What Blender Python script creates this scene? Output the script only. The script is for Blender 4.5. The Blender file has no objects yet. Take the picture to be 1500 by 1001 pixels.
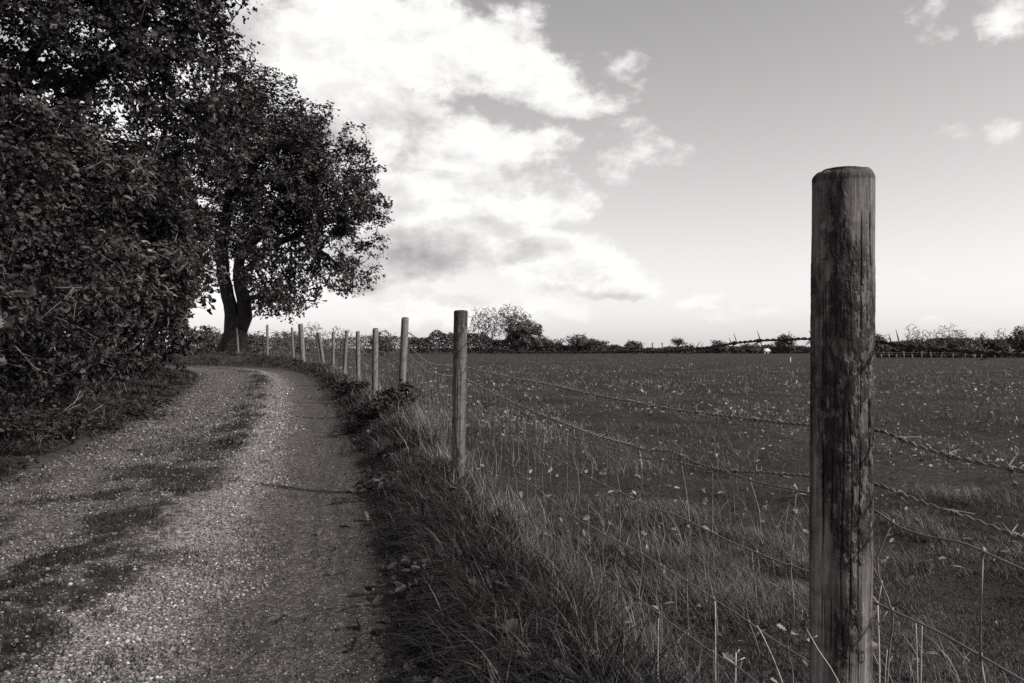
import bpy, math, random
import numpy as np
R = np.random.default_rng(7)
random.seed(7)
PI = math.pi
S = bpy.context.scene
COL = S.collection
FPX = 1167.0; CX = 750.0; HY = 510.0; CAMZ = 1.05

def P(px, py, Y):
    return np.array([(px-CX)/FPX*Y, Y, CAMZ-(py-HY)/FPX*Y])

# ------------------------------------------------------------------ noise
def _h(i, j, k, seed):
    n = (i*374761393 + j*668265263 + k*2147483647 + seed*1274126177) & 0xffffffff
    n = ((n ^ (n >> 13))*1274126177) & 0xffffffff
    n = ((n ^ (n >> 15))*2246822519) & 0xffffffff
    return ((n ^ (n >> 16)) & 0xffffff)/float(0xffffff)
def vn(x, y, z=None, seed=0, px=None):
    x = np.asarray(x, float); y = np.asarray(y, float)
    z = np.zeros_like(x) if z is None else np.asarray(z, float)
    x, y, z = np.broadcast_arrays(x, y, z)
    i = np.floor(x).astype(np.int64); j = np.floor(y).astype(np.int64); k = np.floor(z).astype(np.int64)
    fx = x-i; fy = y-j; fz = z-k
    fx = fx*fx*(3-2*fx); fy = fy*fy*(3-2*fy); fz = fz*fz*(3-2*fz)
    i1 = i+1
    if px: i = i % px; i1 = i1 % px
    def c(a, b, d): return _h(a, b, d, seed)
    x0 = c(i, j, k)*(1-fx)+c(i1, j, k)*fx
    x1 = c(i, j+1, k)*(1-fx)+c(i1, j+1, k)*fx
    r = x0*(1-fy)+x1*fy
    if np.any(fz > 0):
        y0 = c(i, j, k+1)*(1-fx)+c(i1, j, k+1)*fx
        y1 = c(i, j+1, k+1)*(1-fx)+c(i1, j+1, k+1)*fx
        r = r*(1-fz)+(y0*(1-fy)+y1*fy)*fz
    return r
def fbm(x, y, z=None, o=4, seed=0):
    t = 0; a = .5; s = 0
    for q in range(o):
        zz = None if z is None else np.asarray(z)*2**q
        t = t+a*vn(np.asarray(x)*2**q, np.asarray(y)*2**q, zz, seed+q*17); s += a; a *= .5
    return t/s
def ss(a, b, x):
    t = np.clip((np.asarray(x, float)-a)/(b-a), 0, 1); return t*t*(3-2*t)

# ------------------------------------------------------------------ mesh helpers
def mesh_obj(name, V, loops, totals, mat, parent=None, tone=None, smooth=True, uv=None):
    V = np.ascontiguousarray(V, np.float32); loops = np.asarray(loops, np.int32).ravel(); totals = np.asarray(totals, np.int32).ravel()
    me = bpy.data.meshes.new(name)
    me.vertices.add(len(V)); me.vertices.foreach_set('co', V.ravel())
    me.loops.add(len(loops)); me.loops.foreach_set('vertex_index', loops)
    me.polygons.add(len(totals))
    st = np.zeros(len(totals), np.int32); st[1:] = np.cumsum(totals)[:-1]
    me.polygons.foreach_set('loop_start', st)
    me.polygons.foreach_set('loop_total', totals)
    me.polygons.foreach_set('use_smooth', np.full(len(totals), smooth))
    me.update(calc_edges=True)
    if tone is not None:
        a = me.attributes.new('tone', 'FLOAT', 'POINT'); a.data.foreach_set('value', np.asarray(tone, np.float32))
    if uv is not None:
        u = me.uv_layers.new(name='UVMap'); u.data.foreach_set('uv', np.asarray(uv, np.float32)[loops].ravel())
    me.materials.append(mat)
    o = bpy.data.objects.new(name, me); COL.objects.link(o)
    if parent: o.parent = parent
    return o
def tag(o, label=None, cat=None, group=None, kind=None):
    if label: o['label'] = label
    if cat: o['category'] = cat
    if group: o['group'] = group
    if kind: o['kind'] = kind
    return o
def empty(name, loc=(0, 0, 0), label=None, cat=None, group=None):
    o = bpy.data.objects.new(name, None); COL.objects.link(o); o.location = tuple(float(c) for c in loc)
    o.empty_display_size = .2
    return tag(o, label, cat, group)
def child(o, root):
    # geometry is written in world coordinates: shift it to the thing's base
    n = len(o.data.vertices); a = np.empty(n*3, np.float32); o.data.vertices.foreach_get('co', a)
    a = a.reshape(-1, 3)-np.array(root.location, np.float32); o.data.vertices.foreach_set('co', a.ravel())
    o.data.update(); o.parent = root
    return o
class Acc:
    def __init__(s): s.V = []; s.L = []; s.T = []; s.t = []; s.n = 0
    def add(s, V, L, T, tone=None):
        V = np.asarray(V, float); s.V.append(V); s.L.append(np.asarray(L).ravel()+s.n); s.T.append(np.asarray(T).ravel())
        s.t.append(np.full(len(V), .5) if tone is None else np.broadcast_to(tone, len(V))); s.n += len(V)
    def build(s, name, mat, parent=None, smooth=True):
        return mesh_obj(name, np.concatenate(s.V), np.concatenate(s.L), np.concatenate(s.T), mat, parent, np.concatenate(s.t), smooth)
def tube(acc, pts, rad, n=6, tone=None, cap=True):
    pts = np.asarray(pts, float); m = len(pts); rad = np.broadcast_to(rad, m)
    tg = np.gradient(pts, axis=0); tg /= np.linalg.norm(tg, axis=1, keepdims=True)+1e-9
    ref = np.array([0, 0, 1.]) if abs(tg[0, 2]) < .8 else np.array([1., 0, 0])
    u = np.cross(tg, ref); bad = np.linalg.norm(u, axis=1) < .05
    if bad.any(): u[bad] = np.cross(tg[bad], [0, 1, .1])
    u /= np.linalg.norm(u, axis=1, keepdims=True); w = np.cross(tg, u)
    a = np.arange(n)*2*PI/n
    V = pts[:, None]+rad[:, None, None]*(np.cos(a)[None, :, None]*u[:, None]+np.sin(a)[None, :, None]*w[:, None])
    i = np.arange(m-1)[:, None]*n; j = np.arange(n)[None]; j1 = (j+1) % n
    L = np.stack([i+j, i+j1, i+n+j1, i+n+j], -1).reshape(-1, 4)
    T = np.full(len(L), 4)
    L = list(L.ravel()); T = list(T)
    if cap:
        L += list(range(n))[::-1]+list(range((m-1)*n, m*n)); T += [n, n]
    acc.add(V.reshape(-1, 3), L, T, tone)

# ------------------------------------------------------------------ materials
def newmat(name):
    m = bpy.data.materials.new(name); m.use_nodes = True; nt = m.node_tree
    for n in list(nt.nodes): nt.nodes.remove(n)
    return m, nt
def N(nt, t, **k):
    n = nt.nodes.new(t)
    for a, b in k.items():
        if a.startswith('i_'): n.inputs[a[2:].replace('_', ' ')].default_value = b
        else: setattr(n, a, b)
    return n
def lk(nt, a, b): nt.links.new(a, b)
def ramp(nt, src, stops, interp='LINEAR'):
    r = N(nt, 'ShaderNodeValToRGB'); r.color_ramp.interpolation = interp
    e = r.color_ramp.elements
    while len(e) < len(stops): e.new(.5)
    for q, (p, v) in enumerate(stops):
        e[q].position = p; e[q].color = warm(v)
    lk(nt, src, r.inputs[0]); return r.outputs[0]
def warm(v):
    e = math.exp(-v/.12)
    return (v*(1.04+.13*e), v*(.985-.02*e), v*(.965-.035*e), 1)
def math_(nt, op, a, b=None, c=None, clamp=False):
    n = N(nt, 'ShaderNodeMath', operation=op, use_clamp=clamp)
    for q, x in enumerate((a, b, c)):
        if x is None: continue
        if isinstance(x, (int, float)): n.inputs[q].default_value = x
        else: lk(nt, x, n.inputs[q])
    return n.outputs[0]
def noise(nt, vec, scale, detail=4, rough=.55, dist=0):
    n = N(nt, 'ShaderNodeTexNoise'); n.inputs['Scale'].default_value = scale; n.inputs['Detail'].default_value = detail
    n.inputs['Roughness'].default_value = rough; n.inputs['Distortion'].default_value = dist
    if vec is not None: lk(nt, vec, n.inputs['Vector'])
    return n.outputs['Fac']
def bump(nt, h, strength, dist, normal=None):
    b = N(nt, 'ShaderNodeBump'); b.inputs['Strength'].default_value = strength; b.inputs['Distance'].default_value = dist
    lk(nt, h, b.inputs['Height'])
    if normal is not None: lk(nt, normal, b.inputs['Normal'])
    return b.outputs[0]
def leafmat(name, lo, hi, trans=.25, rough=.5, spec=.35, macro=.7):
    m, nt = newmat(name)
    a = N(nt, 'ShaderNodeAttribute', attribute_name='tone')
    g = N(nt, 'ShaderNodeNewGeometry')
    nz = noise(nt, g.outputs['Position'], 1.1, 3)
    f = math_(nt, 'ADD', a.outputs['Fac'], math_(nt, 'MULTIPLY', math_(nt, 'SUBTRACT', nz, .52), macro), clamp=True)
    c = ramp(nt, f, [(0, lo), (.7, (lo+hi)*.42), (1, hi)])
    p = N(nt, 'ShaderNodeBsdfPrincipled'); lk(nt, c, p.inputs['Base Color'])
    p.inputs['Roughness'].default_value = rough; p.inputs['Specular IOR Level'].default_value = spec
    t = N(nt, 'ShaderNodeBsdfTranslucent'); lk(nt, c, t.inputs['Color'])
    x = N(nt, 'ShaderNodeMixShader'); x.inputs[0].default_value = trans
    lk(nt, p.outputs[0], x.inputs[1]); lk(nt, t.outputs[0], x.inputs[2])
    o = N(nt, 'ShaderNodeOutputMaterial'); lk(nt, x.outputs[0], o.inputs[0])
    return m
def plain(name, lo, hi, scale=20, rough=.8, bs=.3, bd=.01, metal=0, spec=.3, stretch=None, tonemix=0):
    m, nt = newmat(name)
    tc = N(nt, 'ShaderNodeTexCoord'); v = tc.outputs['Object']
    if stretch:
        mp = N(nt, 'ShaderNodeMapping'); mp.inputs['Scale'].default_value = stretch; lk(nt, v, mp.inputs[0]); v = mp.outputs[0]
    nz = noise(nt, v, scale, 6, .6)
    f = nz
    if tonemix:
        a = N(nt, 'ShaderNodeAttribute', attribute_name='tone')
        f = math_(nt, 'ADD', math_(nt, 'MULTIPLY', nz, 1-tonemix), math_(nt, 'MULTIPLY', a.outputs['Fac'], tonemix))
    c = ramp(nt, f, [(.25, lo), (.75, hi)])
    p = N(nt, 'ShaderNodeBsdfPrincipled'); lk(nt, c, p.inputs['Base Color'])
    p.inputs['Roughness'].default_value = rough; p.inputs['Metallic'].default_value = metal; p.inputs['Specular IOR Level'].default_value = spec
    lk(nt, bump(nt, nz, bs, bd), p.inputs['Normal'])
    o = N(nt, 'ShaderNodeOutputMaterial'); lk(nt, p.outputs[0], o.inputs[0])
    return m
M = {}
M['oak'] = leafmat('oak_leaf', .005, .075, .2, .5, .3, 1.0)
M['oak_far'] = leafmat('far_oak_leaf', .006, .12, .2, .5, .3, 1.0)  # paler leaf tones for the oak at the bend
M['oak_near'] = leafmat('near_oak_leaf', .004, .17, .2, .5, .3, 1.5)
M['lance'] = leafmat('lance_leaf', .004, .16, .22, .5, .3, 1.6)
M['shrubm'] = leafmat('shrub_leaf', .003, .09, .2, .55, .25, 1.4)
M['far_leaf'] = leafmat('hazed_distant_leaf', .05, .19, .15, .8, .1)  # leaf colour raised to paint in the haze of distance
M['far_pale'] = leafmat('distant_pale_leaf', .06, .18, .2, .8, .1)
M['grass_field'] = leafmat('field_grass_blade', .012, .24, .2, .6, .2, 1.3)
M['grass_verge'] = leafmat('verge_grass_blade', .002, .11, .2, .5, .25, 1.9)
M['grass_dry'] = leafmat('dry_grass_blade', .03, .34, .2, .6, .25, .9)
M['fallen'] = leafmat('fallen_leaf', .05, .38, .1, .6, .3, 1.0)
M['bark'] = plain('bark', .012, .045, 5, .9, .9, .05, stretch=(1, 1, .25))
M['twig'] = plain('twig', .045, .11, 4, .9, .3, .01)
M['steel'] = plain('rusty_steel_wire', .045, .15, 60, .6, .3, .001, metal=0, spec=.5)
M['steel_silhouette'] = plain('silhouetted_rusty_wire', .012, .05, 60, .7, .3, .001, spec=.2)  # darker copy of the wire colour, paints the top strand as a backlit silhouette
M['stem'] = plain('dead_stem', .2, .42, 30, .7, .3, .002)
M['straw'] = plain('bent_straw', .08, .2, 30, .7, .3, .002)
M['pebble'] = leafmat('pebble', .015, .44, 0, .75, .3, .4)
M['stick'] = plain('stick', .02, .05, 30, .8, .5, .003)
M['white'] = plain('white_paint', .6, .75, 10, .6, .1, .002)
M['wool'] = plain('white_wool', .6, .8, 30, .9, .3, .02)
M['darkwool'] = plain('dark_wool', .01, .02, 30, .9, .3, .02)
M['pole'] = plain('distant_pole', .05, .1, 10, .8, .1, .01)

# post wood: tone attribute carries bark against bare wood plus painted sunlit and shaded sides
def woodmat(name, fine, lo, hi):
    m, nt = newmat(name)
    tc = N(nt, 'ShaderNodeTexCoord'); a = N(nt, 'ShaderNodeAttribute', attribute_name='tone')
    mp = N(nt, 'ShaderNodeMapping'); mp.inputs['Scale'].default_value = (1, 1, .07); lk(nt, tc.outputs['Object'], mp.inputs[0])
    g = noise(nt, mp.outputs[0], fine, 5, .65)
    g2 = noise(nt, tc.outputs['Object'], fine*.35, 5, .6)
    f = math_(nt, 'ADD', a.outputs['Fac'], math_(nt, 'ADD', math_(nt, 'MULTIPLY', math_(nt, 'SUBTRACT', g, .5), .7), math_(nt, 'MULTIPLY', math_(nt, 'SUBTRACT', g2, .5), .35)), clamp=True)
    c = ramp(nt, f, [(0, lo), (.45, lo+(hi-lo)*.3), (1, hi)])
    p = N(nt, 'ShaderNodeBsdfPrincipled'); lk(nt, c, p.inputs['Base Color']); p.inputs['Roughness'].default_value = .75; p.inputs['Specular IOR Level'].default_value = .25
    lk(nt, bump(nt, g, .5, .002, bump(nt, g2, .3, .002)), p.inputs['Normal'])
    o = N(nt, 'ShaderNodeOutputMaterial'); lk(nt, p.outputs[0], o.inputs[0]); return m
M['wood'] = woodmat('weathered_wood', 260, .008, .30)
M['wood2'] = woodmat('weathered_post_wood', 90, .02, .28)

# ------------------------------------------------------------------ layout lines
def smoothline(pts, step=.2):
    pts = np.array(pts, float); t = np.r_[0, np.cumsum(np.linalg.norm(np.diff(pts, axis=0), axis=1))]
    n = int(t[-1]/step); q = np.linspace(0, t[-1], n)
    out = np.stack([np.interp(q, t, pts[:, 0]), np.interp(q, t, pts[:, 1])], 1)
    k = np.hanning(17); k /= k.sum()
    for _ in range(2):
        pad = np.vstack([out[0]-(out[1]-out[0])*np.arange(8, 0, -1)[:, None], out, out[-1]+(out[-1]-out[-2])*np.arange(1, 9)[:, None]])
        out = np.stack([np.convolve(pad[:, c], k, 'valid') for c in (0, 1)], 1)
    return out
ROAD = smoothline([(1.6, -12), (.35, -6), (-.65, -2), (-1.25, .3), (-1.75, 2.5), (-2.5, 6), (-3.1, 8.4), (-4.15, 12.5), (-5.15, 16), (-6.25, 19.6), (-7.6, 23.3), (-9.0, 25.8), (-11.2, 27.3), (-14, 27.9), (-19, 27.6), (-26, 26.5), (-40, 24)])
POST = [ # px base, py base, px top, py top, depth, radius
 (1226, 1326, 1236, 250, 1.33, .0495), (671, 705, 675, 455, 5.5, .047), (588, 587, 593.5, 465, 11.1, .052), (549, 581, 550, 481, 13.7, .05),
 (525, 563, 524, 485.5, 18, .048), (504, 553, 508, 484.5, 21, .046), (488, 540, 488, 486, 27, .05), (474, 535, 467, 487, 30, .058),
 (444, 528, 440, 474.5, 32, .10), (430, 526, 427.5, 480, 34, .05), (391.5, 519, 391.5, 476, 36, .055), (349, 516, 346.5, 480, 37.3, .05)]
FX = [((p[0]-CX)/FPX*p[4], p[4]) for p in POST]
FENCE = smoothline([(2.9, -10)]+[(1.36, -2.6)]+FX+[(-17, 38.2), (-26, 38), (-45, 36)], .2)
def sdist(line, x, y):
    x = np.asarray(x, float); y = np.asarray(y, float); sh = x.shape; x = x.ravel(); y = y.ravel()
    tg = np.gradient(line, axis=0); tg /= np.linalg.norm(tg, axis=1, keepdims=True)
    L = np.r_[0, np.cumsum(np.linalg.norm(np.diff(line, axis=0), axis=1))]
    d = np.empty(len(x)); s = np.empty(len(x))
    for a in range(0, len(x), 20000):
        q = slice(a, a+20000)
        D = (x[q, None]-line[None, :, 0])**2+(y[q, None]-line[None, :, 1])**2
        k = D.argmin(1); dx = x[q]-line[k, 0]; dy = y[q]-line[k, 1]
        side = dx*tg[k, 1]-dy*tg[k, 0]
        d[q] = np.sign(side)*np.where((k == 0) | (k == len(line)-1), np.sqrt(D[np.arange(len(k)), k]), np.abs(side)); s[q] = L[k]
        far = np.abs(side) < .9*np.sqrt(D[np.arange(len(k)), k])
        d[q] = np.where(far, np.sign(side)*np.sqrt(D[np.arange(len(k)), k]), d[q])
    return d.reshape(sh), s.reshape(sh)
ROADZ = ([-10, 0, 8, 12, 17, 23, 28, 32, 60], [0, 0, 0, .04, .15, .3, .4, .42, .2])
FENZ = ([-10, 1.3, 5.5, 8, 11, 13.7, 18, 21, 27, 30, 32, 34, 36, 38, 42, 60, 85], [.1, .1, .12, .17, .25, .2, .25, .3, .37, .42, .52, .6, .74, .86, .88, .3, 0])
HW = 1.38
def roadz(d, y, x):
    base = np.interp(y, *ROADZ)
    prof = .035*np.exp(-(d/.33)**2)-.02*np.exp(-((d-.98)/.28)**2)-.02*np.exp(-((d+.9)/.3)**2)
    return base+prof+.012*(fbm(x*2.2, y*2.2, o=3, seed=5)-.5)
def trackmask(x, y, d):
    hf = (fbm(x*14, y*14, o=3, seed=85)-.5)*.35
    pt = fbm(x*2.6+3, y*1.3, o=4, seed=81)+hf
    dc = d-.04+.25*(fbm(x*1.2, y*.7, o=2, seed=84)-.5)
    a = np.exp(-(dc/.27)**4)*ss(.44, .60, pt)*(.6+.4*ss(.35, .6, fbm(x*9, y*7, o=2, seed=86)))
    b = np.exp(-((d+.3)/.75)**2)*ss(.52, .62, fbm(x*3.1, y*2.3, o=4, seed=82)+hf)*ss(11, 4, y)
    return np.maximum(a, b)
def H(x, y, parts=False):
    x = np.asarray(x, float); y = np.asarray(y, float)
    d, s = sdist(ROAD, x, y); e, _ = sdist(FENCE, x, y)
    rz = roadz(np.clip(d, -HW, HW), y, x); fz = np.interp(y, *FENZ)
    dr = np.maximum(d-HW, 0); df = np.maximum(-e, 0)
    t = dr/(dr+df+1e-6)
    bank = rz*(1-ss(0, 1, t))+fz*ss(0, 1, t)+.05*np.sin(np.clip(t, 0, 1)*PI)
    width = 2.2+8*ss(20, 34, y)
    fld = fz*(1-ss(0, 1, e/width))+.03*ss(0, 1, e/width)
    left = rz+.16*ss(0, 1.2, -d-HW)
    left = left*(1-ss(20, 60, -d))+.1*ss(20, 60, -d)
    z = np.where(d < -HW, left, np.where(e > 0, fld, bank))
    z = np.where(np.abs(d) <= HW, rz-.03, z)
    lum = (fbm(x*1.7, y*1.7, o=4, seed=3)-.5)*.12+(fbm(x*.25, y*.25, o=3, seed=8)-.5)*.2
    w = np.where(e > 0, ss(0, .8, e), np.where(np.abs(d) > HW, ss(HW, HW+.5, np.abs(d))*.5, 0))*(1-ss(60, 120, y))
    z = z+lum*w
    z = np.where((y > 60), z*(1-ss(60, 90, y))+.03*ss(60, 90, y), z)
    if parts: return z, d, e, s
    return z

# ------------------------------------------------------------------ ground
def ground():
    a = np.linspace(-1, 1, 620); x = np.sinh(a*7.4)/np.sinh(7.4)*1800
    b = np.linspace(0, 1, 760); y = -14+np.sinh(b*6.2)/np.sinh(6.2)*2400
    x = np.sort(np.r_[x, ]); X, Y = np.meshgrid(x-1.5, y)
    X = X+0*Y
    Z = H(X, Y)
    ny, nx = X.shape
    V = np.stack([X, Y, Z], -1).reshape(-1, 3)
    i = (np.arange(ny-1)[:, None]*nx+np.arange(nx-1)[None]).ravel()
    L = np.stack([i, i+1, i+nx+1, i+nx], 1)
    m, nt = newmat('turf_soil')
    g = N(nt, 'ShaderNodeNewGeometry'); pos = g.outputs['Position']
    n1 = noise(nt, pos, .35, 5, .6); n2 = noise(nt, pos, 9, 8, .7); n3 = noise(nt, pos, 2.1, 5, .6)
    f = math_(nt, 'ADD', math_(nt, 'MULTIPLY', n1, .35), math_(nt, 'ADD', math_(nt, 'MULTIPLY', n2, .4), math_(nt, 'MULTIPLY', n3, .25)))
    c = ramp(nt, f, [(.3, .006), (.5, .026), (.72, .075)])
    p = N(nt, 'ShaderNodeBsdfPrincipled'); lk(nt, c, p.inputs['Base Color']); p.inputs['Roughness'].default_value = .95; p.inputs['Specular IOR Level'].default_value = .1
    lk(nt, bump(nt, n2, .9, .05, bump(nt, n3, .6, .08)), p.inputs['Normal'])
    o = N(nt, 'ShaderNodeOutputMaterial'); lk(nt, p.outputs[0], o.inputs[0])
    ob = mesh_obj('ground', V, L, np.full(len(L), 4), m)
    tag(ob, kind='structure')
ground()

# ------------------------------------------------------------------ road
RL = np.r_[0, np.cumsum(np.linalg.norm(np.diff(ROAD, axis=0), axis=1))]
RT = np.gradient(ROAD, axis=0); RT /= np.linalg.norm(RT, axis=1, keepdims=True)
def road():
    s = np.arange(0, RL[-1], .06); u = np.linspace(-1, 1, 90)
    cx = np.interp(s, RL, ROAD[:, 0]); cy = np.interp(s, RL, ROAD[:, 1]); tx = np.interp(s, RL, RT[:, 0]); ty = np.interp(s, RL, RT[:, 1])
    hw = HW+.12
    D = u[None]*hw+np.where(np.abs(u) > .95, 1, 0)[None]*(fbm(s*3, s*0, o=3)[:, None]-.5)*.2
    X = cx[:, None]+ty[:, None]*D; Y = cy[:, None]-tx[:, None]*D
    Z = roadz(np.clip(D, -HW, HW), Y, X)+.006*(fbm(X*14, Y*14, o=3, seed=2)-.5)
    edge = np.maximum(np.abs(D)-HW+.02, 0); Z = Z-.0+edge*.25
    Z = Z+np.where(np.abs(u) > .985, -.12, 0)[None]
    V = np.stack([X, Y, Z], -1).reshape(-1, 3); ny, nx = X.shape
    i = (np.arange(ny-1)[:, None]*nx+np.arange(nx-1)[None]).ravel(); L = np.stack([i, i+1, i+nx+1, i+nx], 1)
    uv = np.stack([D, np.broadcast_to(s[:, None], D.shape)], -1).reshape(-1, 2)
    m, nt = newmat('gravel_track')
    tc = N(nt, 'ShaderNodeTexCoord'); sx = N(nt, 'ShaderNodeSeparateXYZ'); lk(nt, tc.outputs['UV'], sx.inputs[0])
    g = N(nt, 'ShaderNodeNewGeometry'); pos = g.outputs['Position']
    wob = math_(nt, 'MULTIPLY', math_(nt, 'SUBTRACT', noise(nt, pos, 1.1, 4), .5), .55)
    d = math_(nt, 'ADD', sx.outputs[0], wob)
    dd = math_(nt, 'DIVIDE', math_(nt, 'ADD', d, 1.5), 3.0)
    # across the track: dark left verge, left wheel track, grassy middle, pale loose gravel, smooth brown right wheel track
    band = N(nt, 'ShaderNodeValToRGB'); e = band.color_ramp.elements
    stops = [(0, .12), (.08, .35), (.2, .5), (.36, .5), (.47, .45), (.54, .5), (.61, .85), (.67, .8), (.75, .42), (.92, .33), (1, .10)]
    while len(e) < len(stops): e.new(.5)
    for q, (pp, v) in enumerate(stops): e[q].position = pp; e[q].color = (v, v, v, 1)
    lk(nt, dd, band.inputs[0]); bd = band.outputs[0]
    v1 = N(nt, 'ShaderNodeTexVoronoi'); v1.inputs['Scale'].default_value = 60; lk(nt, pos, v1.inputs['Vector'])
    v2 = N(nt, 'ShaderNodeTexVoronoi'); v2.inputs['Scale'].default_value = 140; lk(nt, pos, v2.inputs['Vector'])
    s1 = N(nt, 'ShaderNodeSeparateColor'); lk(nt, v1.outputs['Color'], s1.inputs[0]); s2 = N(nt, 'ShaderNodeSeparateColor'); lk(nt, v2.outputs['Color'], s2.inputs[0])
    st = math_(nt, 'ADD', math_(nt, 'MULTIPLY', math_(nt, 'POWER', s1.outputs[0], 2), .6), math_(nt, 'MULTIPLY', math_(nt, 'POWER', s2.outputs[1], 2), .5))
    n5 = noise(nt, pos, 5, 6, .65); n0 = noise(nt, pos, .8, 4)
    f = math_(nt, 'MULTIPLY', bd, math_(nt, 'ADD', math_(nt, 'ADD', .12, st), math_(nt, 'MULTIPLY', math_(nt, 'SUBTRACT', n5, .4), .9)))
    f = math_(nt, 'ADD', f, math_(nt, 'MULTIPLY', math_(nt, 'SUBTRACT', n0, .5), .12), clamp=True)
    tm = N(nt, 'ShaderNodeAttribute', attribute_name='tone')
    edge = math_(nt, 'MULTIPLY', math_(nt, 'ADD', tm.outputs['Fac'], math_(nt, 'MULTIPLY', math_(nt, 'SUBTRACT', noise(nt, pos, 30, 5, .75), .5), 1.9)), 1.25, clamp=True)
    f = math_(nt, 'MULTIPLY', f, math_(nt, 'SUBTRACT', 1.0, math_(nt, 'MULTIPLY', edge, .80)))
    c = ramp(nt, f, [(0, .012), (.25, .06), (.6, .22), (1, .45)])
    p = N(nt, 'ShaderNodeBsdfPrincipled'); lk(nt, c, p.inputs['Base Color']); p.inputs['Roughness'].default_value = .85; p.inputs['Specular IOR Level'].default_value = .2
    h = math_(nt, 'SUBTRACT', n5, math_(nt, 'MULTIPLY', v1.outputs['Distance'], .9))
    lk(nt, bump(nt, v2.outputs['Distance'], .5, -.005, bump(nt, noise(nt, pos, 22, 6, .7), .8, .02)), p.inputs['Normal'])
    o = N(nt, 'ShaderNodeOutputMaterial'); lk(nt, p.outputs[0], o.inputs[0])
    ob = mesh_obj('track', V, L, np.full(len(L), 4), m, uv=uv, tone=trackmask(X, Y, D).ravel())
    tag(ob, kind='structure')
road()

# ------------------------------------------------------------------ instancing of small shapes into one mesh
def basis(n, dirv):
    n = n/(np.linalg.norm(n, axis=1, keepdims=True)+1e-9)
    t = dirv-n*np.sum(dirv*n, 1, keepdims=True); t /= np.linalg.norm(t, axis=1, keepdims=True)+1e-9
    b = np.cross(n, t)
    return np.stack([b, t, n], -1) # columns: side, along, normal
def stamp(tmpl, pos, B, scale, tone, acc):
    tv, tf = tmpl; tv = np.asarray(tv, float); k = len(tv); n = len(pos)
    if n == 0: return
    scale = np.asarray(scale, float)
    if scale.ndim == 1: scale = scale[:, None]*np.ones(3)
    V = pos[:, None]+np.einsum('nij,nkj->nki', B, tv[None]*scale[:, None])
    flat = np.concatenate([np.array(f) for f in tf]); tot = np.array([len(f) for f in tf])
    L = (np.arange(n)[:, None]*k+flat[None]).ravel()
    acc.add(V.reshape(-1, 3), L, np.tile(tot, n), np.repeat(tone, k))
def leaf_oak():
    y = [0, .12, .25, .33, .48, .56, .72, .8, .93, 1.0]; w = [.02, .1, .24, .14, .33, .2, .36, .2, .16, 0]
    V = [(0, yy, -.06*abs(math.sin(yy*3))) for yy in y]; n = len(y)
    V += [(ww*.95, yy-.04*(q % 2 == 0), .09*ww/.3-.10*yy*yy) for q, (yy, ww) in enumerate(zip(y, w))]
    V += [(-ww*.95, yy-.04*(q % 2 == 0), .09*ww/.3-.10*yy*yy) for q, (yy, ww) in enumerate(zip(y, w))]
    F = []
    for q in range(n-1):
        F.append((q, n+q, n+q+1, q+1)); F.append((q, q+1, 2*n+q+1, 2*n+q))
    return V, F
def leaf_lance():
    V = [(0, 0, 0), (.17, .3, .05), (.15, .65, .02), (0, 1, -.16), (-.15, .65, .02), (-.17, .3, .05), (0, .5, -.03)]
    return V, [(0, 1, 6), (1, 2, 6), (2, 3, 6), (3, 4, 6), (4, 5, 6), (5, 0, 6)]
def leaf_small():
    V = [(0, 0, 0), (.3, .35, .07), (.22, .75, .03), (0, 1, -.08), (-.22, .75, .03), (-.3, .35, .07)]
    return V, [(0, 1, 2, 3), (0, 3, 4, 5)]
def leaf_lobe():
    V = [(0, 0, 0), (.34, .3, .1), (.14, .42, .03), (.36, .72, .06), (0, 1, -.08), (-.36, .72, .06), (-.14, .42, .03), (-.34, .3, .1)]
    return V, [(0, 1, 2), (2, 3, 4), (0, 2, 4), (4, 5, 6), (6, 7, 0), (0, 4, 6)]
def leaf_far(): return [(0, 0, 0), (.4, .5, .1), (0, 1, 0), (-.4, .5, .1)], [(0, 1, 2), (0, 2, 3)]
OAK, LANCE, SMALL, LOBE, FARL = leaf_oak(), leaf_lance(), leaf_small(), leaf_lobe(), leaf_far()
def rnd(n): return R.normal(size=(n, 3))
def leaves(acc, centres, per, sig, size, tmpl, centre_of=None, jit=.9, droop=-.3, tonef=None):
    n = len(centres)*per
    sd_ = rnd(len(centres)*3)*np.array([1, 1, .7])+np.array([0, 0, -.15]); sd_ /= np.linalg.norm(sd_, axis=1, keepdims=True)
    ix = np.repeat(np.arange(len(centres)), per)*3+R.integers(0, 3, n)
    c = np.repeat(centres, per, 0); pos = c+sd_[ix]*(R.random(n)*sig*2.1)[:, None]+rnd(n)*sig*.42*np.array([1, 1, .75])
    out = np.zeros((n, 3)) if centre_of is None else (pos-centre_of); out /= np.linalg.norm(out, axis=1, keepdims=True)+1e-6
    nrm = out*.6+np.array([0, 0, .7])+rnd(n)*jit*.7
    dr = rnd(n)*np.array([1, 1, .6])+np.array([0, 0, droop])+out*.4
    tone = np.clip(R.beta(2, 3.4, n)+np.repeat(R.normal(0, .16, len(centres)), per), 0, 1)
    stamp(tmpl, pos, basis(nrm, dr), size*R.uniform(.55, 1.25, n)*np.repeat(R.uniform(.75, 1.25, len(centres)), per), tone, acc)

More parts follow.
